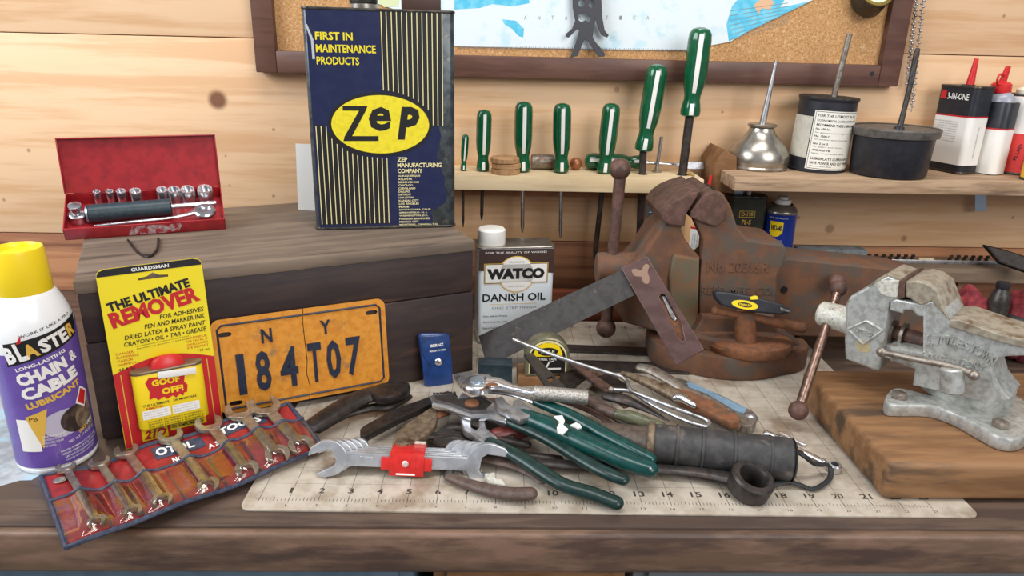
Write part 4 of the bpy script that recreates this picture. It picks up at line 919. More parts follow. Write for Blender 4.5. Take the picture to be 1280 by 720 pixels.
for k in range(1, 24):
    s_ = str(k); g.text(s_, .5+k-(.1 if len(s_) == 1 else .19), .95, .09 if k == 1 else .2 if len(s_) == 1 else .38, .3, T(0, 0, .077), bold=.02)
    g.text(s_, .5+k-.04*len(s_), .2, .03 if k == 1 else .08*len(s_), .13, T(0, 0, .077))
    g.text(s_, .5+k-(.08 if len(s_) == 1 else .16), 16.45, .16 if len(s_) == 1 else .32, .24, T(0, 0, .077), bold=.02)
g.build('number_print', MATNUM, t, stuff=True)
# ---------------------------------------------------------------- big rusty vise
VY = 32.2; vp = ver(VY); VC = Vector((11.2, 33.75, 0))
t = thing('bench_vise', 'large rusty bench vise with a swivel base and a ball-ended handle', 'vise', VC)
# swivel base with lugs
g = G(); bo = []
for i in range(60):
    a = 2*math.pi*i/60; bo.append((VC.x+.6+(3.75+.5*max(0, math.cos(3*a+1.6))**2)*math.cos(a), VC.y+(3.55+.5*max(0, math.cos(3*a+1.6))**2)*math.sin(a)))
g.plate([bo], .1, 1.25, .12); g.build('base', RUST, t)
G().lathe([(2.9, 1.2), (3.0, 1.3), (3.0, 1.75), (2.85, 1.9), (2.4, 1.95)], 48, T(VC.x+.6, VC.y, 0)).build('swivel_plate', RUST, t)
G().slab([(878, 395), (968, 395), (975, 415), (1000, 428), (1005, 440), (850, 440), (862, 425)], ver(VY-.4), 4.0, .15).build('pedestal', RUST, t)
# static jaw body
st_ = G().slab([(880, 246), (893, 240), (905, 243), (914, 258), (922, 284), (935, 299), (960, 303), (980, 306), (985, 315), (980, 330), (973, 345), (970, 420), (955, 432), (884, 432), (874, 405), (875, 345), (879, 300), (872, 284), (868, 275)], vp, .8, .12)
st_.slab([(905, 243), (914, 258), (922, 284), (935, 299), (960, 303), (980, 306), (985, 315), (980, 330), (973, 345), (970, 420), (955, 432), (884, 432), (876, 405), (877, 345), (900, 325)], ver(VY+.3), 3.2, .12)
st_ = st_.build('static_jaw', RUST, t)
G().slab([(879, 244), (893, 238.5), (904, 246), (909, 262), (907, 276), (896, 284), (884, 281), (863, 272), (864, 264)], ver(VY-.18), 3.75, .08).build('jaw_insert', RUSTD, st_)
def vtext(st, px, py, w_, h_, y, ro=0):
    q = at(px, py, y=y); g = G(); g.text(st, 0, 0, w_, h_, T(q.x, y, q.z) @ R(90, 'X'), bold=.02, ext=.035, rot=ro); return g
vtext('No 203½R', 883, 340, 3.0, .55, VY).build('cast_lettering', RUST, st_); vtext('REED MFG. CO.', 876, 368, 3.5, .42, VY).build('cast_lettering', RUST, st_)
# moving jaw
mv = G().slab([(872, 242), (852, 250), (835, 268), (820, 293), (800, 323), (780, 345), (770, 352), (765, 380), (780, 404), (820, 415), (868, 418), (872, 405), (873, 345), (876, 322), (866, 312), (857, 300), (852, 288), (856, 274)], ver(VY+.12), .8, .14)
mv.slab([(840, 275), (820, 293), (800, 323), (780, 345), (770, 352), (765, 380), (780, 404), (820, 415), (868, 418), (872, 405), (873, 345), (850, 320), (842, 300)], ver(VY+.5), 2.8, .14)
mv = mv.build('moving_jaw', RUST, t)
G().slab([(876.5, 238), (860, 243), (846, 249), (835, 257), (827, 268), (828, 277), (838, 282), (856, 283), (858, 268), (875, 241)], ver(VY-.18), 3.75, .07).build('jaw_insert', RUSTD, mv)
G().slab([(842, 318), (875, 324), (873, 400), (866, 428), (838, 420), (836, 345)], ver(VY-.05), 3.4, .12).build('slide_housing', M_('greenish_iron', c('6a5f4a'), c('7a5a40'), rough=.7, metal=.2, scale=1.3, bump=.3, bscale=7), mv)
# beam to the right
bm_ = G().slab([(968, 329), (985, 323), (1130, 338), (1160, 345), (1160, 425), (985, 420), (968, 415)], ver(VY+.45), 2.4, .08).build('beam', RUST, t)
q = at(980, 362, y=VY+.44); G().cyl((q.x, VY+.4, q.z), (q.x, VY+.5, q.z), .17, seg=16).build('pin_hole', BLACK, bm_)
q = at(1045, 352, y=VY); G().sphere((q.x, VY-.1, q.z), .42, 16).build('bolt_head', RUSTD, bm_)
# screw and handle
ra, rb = at(775, 222, y=VY+1.6), at(758, 400, y=VY+1.6); sc_ = ra.lerp(rb, .62)
G().cyl(Vector((sc_.x-.75, VY+1.6, sc_.z)), Vector((sc_.x+1.6, VY+1.6, sc_.z)), .78, .85, 26, .1).build('screw_head', RUST, t)
h = G().cyl(ra, rb, .28, .28, 18).build('handle', RUSTD, t)
G().sphere(at(775, 211, y=VY+1.6), .52, 22).build('handle_ball', RUSTD, h); G().sphere(at(757.5, 410, y=VY+1.6), .5, 22).build('handle_ball', RUSTD, h)
# swivel lock
la, lb = at(933, 420, y=VY-1.2), at(931, 388, y=VY-1.2)
lk = G().cyl(la-Vector((0, 0, .3)), lb, .5, .46, 24, .06).build('lock_post', RUSTO, t)
G().tube([at(894, 388, y=VY-1.3), at(908, 391, y=VY-1.3), at(935, 395, y=VY-1.35), at(970, 403, y=VY-1.4), at(1003, 410, y=VY-1.5)], [.22, .17, .15, .23, .26], 12).build('lock_bar', RUSTO, lk)
q = at(940, 433, y=VY-1.2); G().lathe([(1.5, -.3), (1.6, .0), (1.55, .18), (1.2, .3), (.6, .32)], 30, T(q.x, VY-.7, q.z), sx=1.3).build('lock_pad', RUSTO, lk)

# craft knife lying on the lock bar
kp = three(at(893, 367, y=VY-1.9), at(990, 388, y=VY-1.95), at(940, 395, y=VY-2.05))
t = thing('utility_knife', 'black utility knife with a yellow oval badge on the vise lock', 'utility knife', kp.hit(940, 388))
kb = G().slab([(893, 366), (897, 364), (912, 365.5), (945, 371), (980, 381), (989, 388), (986, 392), (975, 394), (945, 391), (920, 387), (902, 382), (895, 374)], kp, .45, .09).build('body', BLACKP, t)
g = G(); g.plate([[(.62*math.cos(2*math.pi*i/32), .2*math.sin(2*math.pi*i/32)) for i in range(32)]], 0, .02, 0, Matrix.Translation(kp.hit(931, 381)) @ (kp.mat().to_3x3().to_4x4()) @ R(-9)); g.build('badge', YELLOW, kb)
g = G(); g.plate([[(.34*math.cos(2*math.pi*i/32), .11*math.sin(2*math.pi*i/32)) for i in range(32)]], .02, .025, 0, Matrix.Translation(kp.hit(931, 381)) @ (kp.mat().to_3x3().to_4x4()) @ R(-9)); g.build('badge', BLACK, kb)
g = G(); g.text('STANLEY', -.28, -.05, .56, .1, Matrix.Translation(kp.hit(931, 381)) @ (kp.mat().to_3x3().to_4x4()) @ R(-9) @ T(0, 0, .03), bold=.03); g.build('lettering', YELLOW, kb)
G().slab([(937, 371), (946, 370), (947, 374), (938, 374.5)], kp, .25, .02, lift=.08).build('slide_button', YELLOW, t)
G().slab([(975, 384), (988, 388), (986, 390), (976, 388)], kp, .1, .0, lift=.02).build('nose', SATIN, t)

# try square
tp_ = three(at(602, 458, z=.25), at(846, 457, z=1.45), at(800, 330, y=VY-.6))
t = thing('try_square', 'old steel try square leaning on the big vise', 'try square', tp_.hit(602, 457))
bl = G().slab([(598, 420), (779, 336.5), (793, 369), (609, 458)], tp_, .07, .01).build('blade', SQBLADE, t)
hd = G().slab([(777, 336), (809, 321), (880, 437), (845, 457)], tp_, .5, .03, holes=[[(827, 368), (831, 369), (851, 402), (856, 425), (853, 427), (846, 420), (830, 385), (824, 372)]], lift=.2).build('stock', SQHAND, t)
G().slab([(822, 365), (833, 367), (853, 402), (858, 428), (850, 428), (840, 418)], tp_, .12, .0, lift=-.05).build('slot_floor', RUSTO, hd)
G().slab([(827, 369), (831, 370), (846, 398), (844, 402), (838, 396)], tp_, .1, .04, lift=.02).build('slot_sheen', SATIN, hd)
G().slab([(790, 339), (795, 337), (802, 339), (805, 333), (809, 331), (812, 334), (810, 341), (812, 347), (812, 354), (808, 356), (804, 353), (802, 347), (794, 346)], tp_, .02, 0, sm=3, lift=.215).build('bare_patch', M_('bare_brown', c('8c6f5c'), rough=.5), hd)

# tape measure on a block
G_ = None
tag(G().box(1.3, 3.75, 29.45, 31.0, MZ, .55, .05).build('wood_block', BRNWOOD), 'small brown wooden block under the tape measure', 'block')
t = thing('tape_measure', 'vintage steel pocket tape measure with a yellow and black face', 'tape measure', (2.6, 30.0, .56), 4)
def tout(k): return [(-1.0*k, 0), (1.02*k, 0), (1.02*k, .95*k)]+[(1.02*k*math.cos(a), .95*k+.95*k*math.sin(a)) for a in [math.pi*i/16 for i in range(1, 16)]]+[(-1.0*k, .95*k)]
G().plate([tout(1)], -.42, .42, .1, R(90, 'X')).build('case', M_('case_metal', c('8d8a72'), c('7a7660'), rough=.35, metal=.6, scale=3), t)
LB = Label(t, None, T(0, -.42, .14)); LB.poly('face_print', CREAM, tout(.85), 1); LB.poly('face_print', BLACK, tout(.8), 2)
LB.poly('face_print', YELLOW, [(-.66, .85), (.66, .85), (.66, 1.0), (.5, 1.35), (.2, 1.5), (-.2, 1.5), (-.5, 1.35), (-.66, 1.0)], 3)
LB.oval('face_print', BLACK, 0, 1.08, .45, .2, 4); LB.text('lettering', CREAM, 'RULE', -.3, 1.0, .6, .17, 5, .02); LB.text('lettering', WHITEP, 'STEEL TAPE', -.4, .66, .8, .12, 4, .02); LB.rect('face_print', WHITEP, -.3, .2, .62, .28, 4)
LB.poly('face_print', WHITEP, [(-.1, .3), (.0, .3), (.1, .55), (.3, .6), (.3, .63), (.05, .6)], 4)
LB.build()
G().box(-1.0, -.2, -.2, .2, -.0, .08, .02).build('hook', SATIN, t)
tag(G().box(-.5, 1.05, 29.5, 30.3, MZ, 1.15, .04).build('steel_block', M_('blued_steel', c('3c4c55'), c('4a5a62'), rough=.3, metal=.7, scale=2)), 'blue-grey steel block under the end of the try square', 'steel block')
for px, lab in (([(690, 429.5), (860, 436), (860, 444.5), (690, 437.5)], 'rear one of two long dark flat bars lying on the cutting mat'), ([(700, 449), (862, 453.5), (862, 466), (690, 460)], 'front one of two long dark flat bars lying on the cutting mat')):
    tag(G().slab(px, hor(MZ+.12), .11, .02).build('flat_bar', DARKSTEEL), lab, 'bar', 'dark flat bars on the mat')

# blue vinyl pouch
bp_ = Plane(at(547, 482, z=.1), (nn.x*.8, nn.y, .16))
t = thing('blue_pouch', 'small blue vinyl pouch with a silver snap leaning on the chest', 'pouch', bp_.hit(547, 482))
bd = G().slab([(523, 421), (527, 417), (556, 416.5), (562, 419), (565, 445), (567, 478), (564, 483), (536, 484.5), (531, 482), (528, 455)], bp_, .22, .09).build('body', BLUEV, t)
G().slab([(523.5, 420), (561, 418), (563, 440), (549, 456), (536, 456), (527, 441)], bp_, .1, .04, lift=.05).build('flap', BLUEV, t)
q = bp_.hit(547.5, 452)+bp_.n*.05; G().sphere(q, .19, 16, (1, .6, 1)).build('snap', CHROME, t)
g = G(); Mx = Matrix.Translation(bp_.hit(538, 434)+bp_.n*.056) @ bp_.mat().to_3x3().to_4x4(); g.text('BERNZ', 0, 0, .6, .13, Mx, bold=.03); g.text('MADE IN USA', -.06, -.22, .75, .08, Mx, bold=.02); g.build('lettering', WHITEP, t)

# ---------------------------------------------------------------- board and small silver vise
BZ = 1.6
tag(G().box(13.75, 27, 20.95, 28.4, MZ+.001, BZ, .22, seg=3).build('mounting_board', BLOCK), 'thick brown wooden board carrying the small silver vise', 'board')
ax = Vector((.70, -.714, 0)); nf = Vector((-.714, -.70, 0)); sp0 = Vector((16.25, 25.4, 0))
fp = Plane(sp0, nf); cp_ = Plane(sp0-nf*.95, nf)
t = thing('small_vise', 'small silver-painted vise bolted to the wooden board', 'vise', Vector((17.6, 25, BZ)))
hz = hor(BZ+.55)
G().slab([(1106, 499), (1110, 490), (1120, 484), (1140, 487), (1175, 494), (1215, 478), (1262, 490), (1285, 505), (1292, 535), (1275, 548), (1250, 546), (1225, 533), (1195, 517), (1165, 507), (1130, 506), (1112, 505)], hz, .54, .1, sm=3).build('base', SILVER, t)
for p in ((1124, 497), (1250, 533)):
    q = hz.hit(*p); G().lathe([(.28, 0), (.3, .04), (.3, .18), (.2, .24), (.05, .25)], 6, T(*q)).build('bolt', OLDSTEEL, t)
q = hor(BZ+.9).hit(1208, 478); SVC = q.copy()
G().lathe([(1.62, -.38), (1.66, -.3), (1.66, .12), (1.55, .22), (1.3, .24)], 44, T(q.x, q.y, q.z)).build('swivel_plate', SILVER, t)
bs = G().slab([(1112, 432), (1153, 440), (1153, 380), (1164, 374), (1182, 386), (1188, 402), (1245, 419), (1290, 426), (1290, 445), (1258, 446), (1243, 450), (1241, 462), (1246, 480), (1262, 500), (1240, 505), (1140, 482), (1143, 462), (1112, 452)], fp, 1.9, .1).build('static_jaw', SILVER, t)
# jaw cheek with worn top
G().slab([(1132, 352), (1146, 350), (1160, 354), (1172, 363), (1180, 384), (1187, 402), (1178, 393), (1164, 378), (1150, 383), (1138, 374), (1131, 371)], Plane(sp0+nf*.03, nf), 2.2, .08).build('jaw_cheek', SILVERW, bs)
G().slab([(1186, 400), (1199, 399), (1246, 416), (1290, 428), (1290, 438), (1245, 427), (1186, 409)], Plane(sp0+nf*.12, nf), 2.2, .06).build('anvil', SILVERW, bs)
G().slab([(1113, 377), (1120, 374), (1154, 381), (1154, 396), (1146, 395), (1140, 388), (1130, 388), (1128, 392), (1112, 388)], Plane(sp0+nf*.02, nf), 1.8, .06).build('bridge', SILVER, bs)
def ftext(st, px0, py0, dx, dy, h_, w_, arc_=0):
    g = G()
    for i, ch_ in enumerate(st):
        if ch_ == ' ': continue
        k = i/(len(st)-1); q = fp.hit(px0+dx*k, py0+dy*k-arc_*4*k*(1-k)); a = math.radians((-25*(k-.25) if arc_ else -10))
        g.text(ch_, 0, 0, w_, h_, Matrix.Translation(q) @ fp.mat().to_3x3().to_4x4() @ Matrix.Rotation(a, 4, 'Z'), bold=.03, ext=.05)
    return g
ftext('LITTLESTOWN', 1156, 430, 76, 22, .34, .26, 9).build('cast_lettering', SILVER, bs); ftext('HDWE & FDRY', 1150, 447, 72, 14, .28, .22, 0).build('cast_lettering', SILVER, bs)
# moving jaw
mvj = G().slab([(1057, 378), (1063, 370), (1080, 361), (1096, 350), (1109, 344), (1126, 350), (1124, 373), (1112, 379), (1109, 400), (1104, 430), (1098, 463), (1092, 463), (1056, 449), (1055, 425), (1056, 400)], fp, 1.9, .1).build('moving_jaw', SILVER, t)
G().slab([(1095, 357), (1100, 351), (1124, 350.5), (1122, 372), (1112, 372), (1100, 367)], Plane(sp0+nf*.06, nf), .3, .03).build('jaw_insert', CHIP, mvj)
G().slab([(1124, 351), (1131, 350), (1130, 372), (1122, 374)], Plane(sp0+nf*.08, nf), 2.4, .01).build('jaw_face', RUSTD, mvj)
G().slab([(1085, 357.5), (1097, 348.5), (1109, 342.5), (1126, 348.5), (1126, 352), (1110, 346), (1098, 352), (1087, 360)], Plane(sp0+nf*.0, nf), 2.0, .02).build('worn_top', SILVERW, mvj)
g = G()
dm = [fp.hit(*p)+nf*.02 for p in ((1060, 411), (1083, 401), (1103, 413), (1079, 430))]
for a, b_ in zip(dm, dm[1:]+dm[:1]): g.tube([a, b_], .05, 8, 1)
q = fp.hit(1068, 414); g.text('LITTCO', 0, 0, .85, .2, Matrix.Translation(q) @ fp.mat().to_3x3().to_4x4() @ R(-4), bold=.02, ext=.04); g.build('diamond_emblem', SILVER, mvj)
q = fp.hit(1079, 433); g = G(); g.plate([[(.28*math.cos(2*math.pi*i/20)*(1+.15*math.sin(5*i)), .26*math.sin(2*math.pi*i/20)) for i in range(20)]], 0, .012, 0, Matrix.Translation(q) @ fp.mat().to_3x3().to_4x4()); g.build('rust_spot', M_('ochre_spot', c('a8936a'), c('b4a884'), rough=.6, scale=6), mvj)
# screw and guide
s0 = cp_.hit(1037, 394); s1 = s0+ax*4.4
G().cyl(s0+ax*1.0, s1, .3, .3, 18).build('screw', RUSTD, t)
sh_ = G().cyl(s0-ax*.45, s0+ax*1.2, .52, .6, 22, .1).build('screw_head', CHIP, t)
for k in range(2): G().cyl(s0+ax*(2.5+.4*k), s0+ax*(2.62+.4*k), .5, .5, 20).build('screw_collar', OLDSTEEL, sh_)
G().slab([(1104, 430), (1150, 441), (1150, 457), (1104, 447)], Plane(sp0-nf*.3, nf), 1.2, .05).build('guide_bar', SILVER, t)
hb = at(998, 513, z=.95); ht = s0+(s0-hb).normalized()*1.35
h = G().cyl(hb, ht, .2, .2, 16).build('handle', M_('dull_handle_steel', c('8a7266'), c('6c5448'), rough=.3, metal=.8, scale=6, bump=.2), t)
G().sphere(hb, .4, 20).build('handle_ball', RUSTD, h); G().sphere(ht, .36, 18).build('handle_ball', RUSTD, h)
# swivel lock
lp = Plane(sp0+nf*.75, nf); lq = lp.hit(1190, 470)
lk = G().cyl(lp.hit(1190, 490), lp.hit(1190, 459), .4, .4, 22, .06).build('lock_post', SILVER, t)
g = G(); g.tube([lp.hit(1103, 440), lp.hit(1140, 448), lp.hit(1180, 456), lp.hit(1207, 464), lp.hit(1216, 469)], [.12, .13, .13, .13, .15], 12); g.sphere(lp.hit(1102, 440), .2, 12); g.sphere(lp.hit(1217, 469), .2, 12); g.build('lock_pin', OLDSTEEL, lk)
# ---------------------------------------------------------------- open-ended wrenches
def wrench_geo(g, L, r0, r1, a, th, M, o0=-15, o1=-15):
    """open-ended spanner along +x from head centre (0,0) to head centre (L,0)"""
    g.plate([[(r0*.5, -a), (L-r1*.5, -a), (L-r1*.5, a), (r0*.5, a)]], -th*.36, th*.36, th*.2, M)
    for cx_, r_, dr in ((0, r0, 180+o0), (L, r1, o1)):
        hw = r_*.5; ph = math.asin(hw/r_); out = []
        n = 22
        for i in range(n+1):
            an = ph+(2*math.pi-2*ph)*i/n; k = 1.0 if abs(an-math.pi) < 2.0 else 1.08
            out.append((r_*k*math.cos(an), r_*k*math.sin(an)))
        out += [(-r_*.12, -hw), (-r_*.34, -hw*.6), (-r_*.34, hw*.6), (-r_*.12, hw)]
        cs, sn = math.cos(math.radians(dr)), math.sin(math.radians(dr))
        g.plate([[(cx_+x*cs-y*sn, x*sn+y*cs) for x, y in out]], -th/2, th/2, th*.12, M)
    return g

# ---------------------------------------------------------------- wrench roll
PBL, PBR, PTR, PTL = at(84, 690, z=.42), at(403, 561, z=.3), at(360, 502, z=1.15), at(52, 599, z=.12)
def surf(s_, q, lift=0):
    p = PBL.lerp(PBR, s_).lerp(PTL.lerp(PTR, s_), q)
    n = (PBR-PBL).cross(PTL-PBL).normalized()
    wv = .1*math.sin(s_*17+1)*(.4+.6*q)+.07*math.sin(s_*7+q*4); edge = -.28*(max(0, .12-q)/.12)**2
    sag = -.35*math.sin(math.pi*s_)*(.3+.7*q)+.1
    return p+n*(lift+wv*.9)+Vector((0, 0, max(sag*.5, -p.z+.1 if p.y > 19.5 else sag)))
t = thing('wrench_roll', 'red vinyl wrench roll with navy binding and clear pockets', 'tool roll', surf(.5, .3))
def sheet(s0, s1, q0, q1, ns, nq, lift, th=.035):
    v = []; f = []
    for j in range(nq+1):
        for i in range(ns+1):
            s_ = s0+(s1-s0)*i/ns; q = q0+(q1-q0)*j/nq; v.append(surf(s_, q, lift(s_, q) if callable(lift) else lift))
    W = ns+1
    for j in range(nq):
        for i in range(ns): f.append((j*W+i, j*W+i+1, (j+1)*W+i+1, (j+1)*W+i))
    N = len(v); v2 = [p-Vector((0, 0, th)) for p in v]
    f2 = [tuple(k+N for k in q[::-1]) for q in f]; e = []
    for i in range(ns): e += [(i, i+N, i+1+N, i+1), (nq*W+i, nq*W+i+1, nq*W+i+1+N, nq*W+i+N)]
    for j in range(nq): e += [(j*W, (j+1)*W, (j+1)*W+N, j*W+N), (j*W+ns, j*W+ns+N, (j+1)*W+ns+N, (j+1)*W+ns)]
    return G().add(v+v2, f+f2+e)
sheet(0, 1, 0, 1, 60, 18, 0).build('back_sheet', REDVINYL, t, angle=60)
WS = [(.09, .95, .13), (.21, .93, .14), (.315, .92, .17), (.49, .93, .2), (.65, .92, .22), (.785, .93, .23), (.895, .94, .24)]
def bulge(s_, q):
    k = max(math.exp(-((s_-a[0]-.012)/.028)**2) for a in WS); e = min(1, q/.08)*min(1, (.56-q)/.04+.25)
    return .05+(.14+.2*k)*max(0, e)
cs_ = sheet(0.005, .995, .02, .53, 90, 12, bulge, .012).build('clear_pocket', CLEAR, t, angle=70)
g = G(); edge = [surf(i/30, 0, .02) for i in range(31)]+[surf(1, j/10, .02) for j in range(1, 11)]+[surf(1-i/30, 1, .02) for i in range(1, 31)]+[surf(0, 1-j/10, .02) for j in range(1, 10)]
g.tube(edge, .085, 8, 1, closed=True); g.build('binding', NAVYBIND, t)
g = G(); g.tube([surf(i/40, .53, bulge(i/40, .5)+.02) for i in range(41)], .05, 8, 1); g.build('pocket_binding', NAVYBIND, t)
for s_ in (.15, .262, .41, .575, .72, .84):
    g = G(); g.tube([surf(s_, q/8*.52+.01, .06) for q in range(9)], .03, 6, 1); g.build('pocket_seam', NAVYBIND, t)
g = G(); q = surf(.055, .86, .03); n_ = (PBR-PBL).cross(PTL-PBL).normalized()
g.lathe([(.1, 0), (.2, 0), (.22, .03), (.16, .06), (.1, .04)], 22, Matrix.Translation(q) @ n_.to_track_quat('Z', 'Y').to_matrix().to_4x4()); g.build('grommet', TIN, t)
sheet(.40, .60, .74, .93, 10, 4, .02, .008).build('label_band', NAVYBIND, t); sheet(.66, .87, .74, .93, 10, 4, .02, .008).build('label_band', NAVYBIND, t)
g = G()
def stext(st, s0, s1, q0, q1):
    v, f = textgeo(st, .04, .1, 2, 0); g.add([surf(s0+(s1-s0)*p.x, q0+(q1-q0)*p.y, .035) for p in v], f)
stext('OTOL', .41, .56, .78, .9); stext('TOOLS', .67, .85, .78, .9); stext('NO. 5', .45, .52, .62, .7); stext('A SET', .6, .68, .66, .74)
g.build('lettering', WHITEP, t)
NMS = ['leftmost', 'second', 'third', 'fourth', 'fifth', 'sixth', 'rightmost']
for k, (s_, qh, r_) in enumerate(WS):
    a = surf(s_+.02, .1, .13); b_ = surf(s_, .985 if k < 2 else 1.0, .13); L = (b_-a).length
    mid = surf(s_+.01, .5, .13); d = (b_-a).normalized(); up2 = (PBR-PBL).cross(PTL-PBL).normalized(); e2 = up2.cross(d).normalized(); n3 = d.cross(e2)
    M = Matrix((d, e2, n3)).transposed().to_4x4(); M.translation = a+n3*(.05+(mid-(a+b_)/2).dot(n3)*.6)
    g = wrench_geo(G(), L, .26+.035*k, .32+.045*k, .12+.016*k, .17, M)
    tag(g.build('open_end_wrench', NICKEL), NMS[k]+' open-ended wrench in the clear pockets of the red roll', 'wrench', 'wrenches in the red roll')

# ---------------------------------------------------------------- nested wrench set in a red clip
nv = Vector((.02, -.97, .24)).normalized()
wp = Plane(at(416, 572, z=.8), nv)
A = wp.hit(411, 572); B = wp.hit(610, 581)
d = (B-A).normalized(); e2 = nv.cross(d); Mw = Matrix((d, e2, nv)).transposed().to_4x4(); Mw.translation = A
LW = (B-A).length
sz = ['front, largest', 'second', 'middle', 'fourth', 'rearmost, smallest']
for k in range(5):
    M = Mw @ T(.22*k, .02*k, -.22*k)
    g = wrench_geo(G(), LW-.5*k, .66-.06*k, .8-.075*k, .25-.02*k, .2, M, 25, -8)
    if k == 0:
        g.plate([[(x, y) for x, y in [(1.1, -.12), (1.55, -.12), (1.55, .12), (1.1, .12)]]], .05, .09, .015, M)
    tag(g.build('open_end_wrench', WRENCH), sz[k]+' chrome open-ended wrench of the set in the red clip', 'wrench', 'chrome wrenches in the red clip')
mi = Mw.inverted()
def wl(px, py): return mi @ wp.hit(px, py)
x0 = wl(487, 585).x; x1 = wl(530, 585).x; y0 = -.5; y1 = .31
t = thing('wrench_clip', 'red metal clip holding the nested chrome wrenches', 'clip', Mw @ Vector(((x0+x1)/2, y0, -.4)))
G().box(x0, x1, y0, y1, .12, .17, .015, Mw).build('front_panel', REDCLIP, t)
G().box(x0+.0, x1, y1-.05, y1, -1.1, .15, .015, Mw @ T(0, .0, 0)).build('top_panel', REDCLIP, t)
g = G(); g.box(x0+.05, x1-.05, y0+.1, y1+.0, -1.16, -1.1, .015, Mw); g.build('back_panel', REDCLIP, t)
g = G(); g.box(x0+.02, x1-.02, y1-.02, y1+.1, -1.12, -1.02, .04, Mw); g.build('worn_edge', CHIP, t)
for xa, xb in ((x0-.3, x0+.02), (x1-.02, x1+.28)): G().box(xa, xb, y0+.2, y1-.15, .1, .15, .015, Mw).build('side_tab', REDCLIP, t)
G().lathe([(.11, 0), (.12, .02), (.07, .06)], 16, Mw @ T((x0+x1)/2-.05, (y0+y1)/2+.05, .17)).build('rivet', M_('pale_rivet', c('d8c0b8'), rough=.4, metal=.3), t)
G().box(x0+.25, x1-.3, y0+.04, y0+.1, .165, .18, 0, Mw).build('white_mark', WHITEP, t)

# ---------------------------------------------------------------- the heap of tools on the mat
def ph(*pts): return [at(px, py, z=z) for px, py, z in pts]
def root(name, lab, cat, px, py, z=MZ, group=None): return thing(name, lab, cat, at(px, py, z=z), None, group)

# water-pump pliers with dark green grips
t = root('pump_pliers', 'slip-joint pump pliers with dark green grips at the front of the heap', 'pliers', 660, 560)
G().tube(ph((612, 553, .95), (650, 572, .85), (700, 604, .62), (740, 617, .5), (772, 629, .42)), [.25, .3, .29, .29, .27], 14, flat=.75).build('handle_grip', GREEND, t)
G().tube(ph((628, 524, 1.15), (680, 546, 1.0), (735, 579, .9), (760, 592, .85), (780, 600, .8)), [.22, .27, .27, .27, .24], 14, flat=.75).build('handle_grip', GREEND, t)
j = G().slab([(538, 494), (545, 491), (566, 490), (572, 497), (578, 489), (590, 496), (603, 492), (625, 505), (637, 521), (632, 526), (608, 518), (588, 519), (560, 508), (540, 503)], hor(1.3), .3, .08).build('upper_jaw', CHROME, t)
G().slab([(543, 495), (566, 493), (572, 499), (584, 497), (602, 496), (615, 504), (606, 513), (588, 513), (562, 504), (545, 500)], hor(1.3), .05, .01, lift=.015).build('jaw_face', DARKSTEEL, j)
q = at(590, 505, z=1.3); G().lathe([(.3, 0), (.29, .07), (.18, .12)], 20, T(*q)).build('pivot_bolt', RUSTO, j)
g = G()
for k in range(7):
    q = at(543+k*4.2, 492.5-.2*k, z=1.3); g.box(-.05, .05, -.06, .06, -.2, .04, .01, T(*q) @ R(20))
g.build('teeth', DARKSTEEL, j, stuff=True)
G().slab([(575, 517), (604, 517), (608, 535), (622, 547), (613, 556), (596, 547), (580, 538), (577, 530)], hor(1.0), .25, .04, holes=[[(588, 520), (598, 520), (599, 534), (595, 537), (589, 534)]]).build('lower_jaw', SATIN, t)

t = root('pump_pliers', 'slip-joint pump pliers with teal green grips lying under the ratchet', 'pliers', 700, 545)
hg = G().tube(ph((652, 519, 1.35), (690, 534, 1.3), (735, 555, 1.15), (785, 577, 1.0), (814, 587, .95)), [.33, .42, .43, .41, .32], 16, flat=.8).build('handle_grip', TEAL, t)
G().tube(ph((670, 502, 1.5), (710, 518, 1.4), (750, 540, 1.25), (790, 561, 1.1), (815, 574, 1.0)), [.22, .28, .3, .28, .22], 14, flat=.8).build('handle_grip', TEAL, t)
g = G(); g.sphere(at(813, 586, z=1.2), .06, 8); g.build('grip_tip', SATIN, hg)
for px in ([(693, 520), (703, 519), (706, 526), (704, 531), (710, 536), (704, 542), (697, 540), (696, 534), (699, 529), (694, 526)], [(713, 531), (720, 528), (725, 530), (727, 534), (722, 535), (719, 533)]):
    G().slab(px, hor(1.61), .06, 0).build('paint_smear', WHITEP, hg)
j = G().slab([(567, 467), (580, 464.5), (612, 468), (620, 474), (600, 480), (575, 478)], hor(1.75), .28, .04).build('upper_jaw', SATIN, t)
G().slab([(618, 498), (628, 494), (634, 503), (640, 508), (642, 500), (650, 498), (666, 512), (662, 520), (650, 523), (634, 515), (622, 508)], hor(1.6), .3, .05).build('lower_jaw', SATIN, t)
G().tube(ph((600, 486, 1.5), (640, 492, 1.5), (672, 503, 1.5)), [.22, .18, .2], 12, flat=.6).build('shank', SATIN, t)

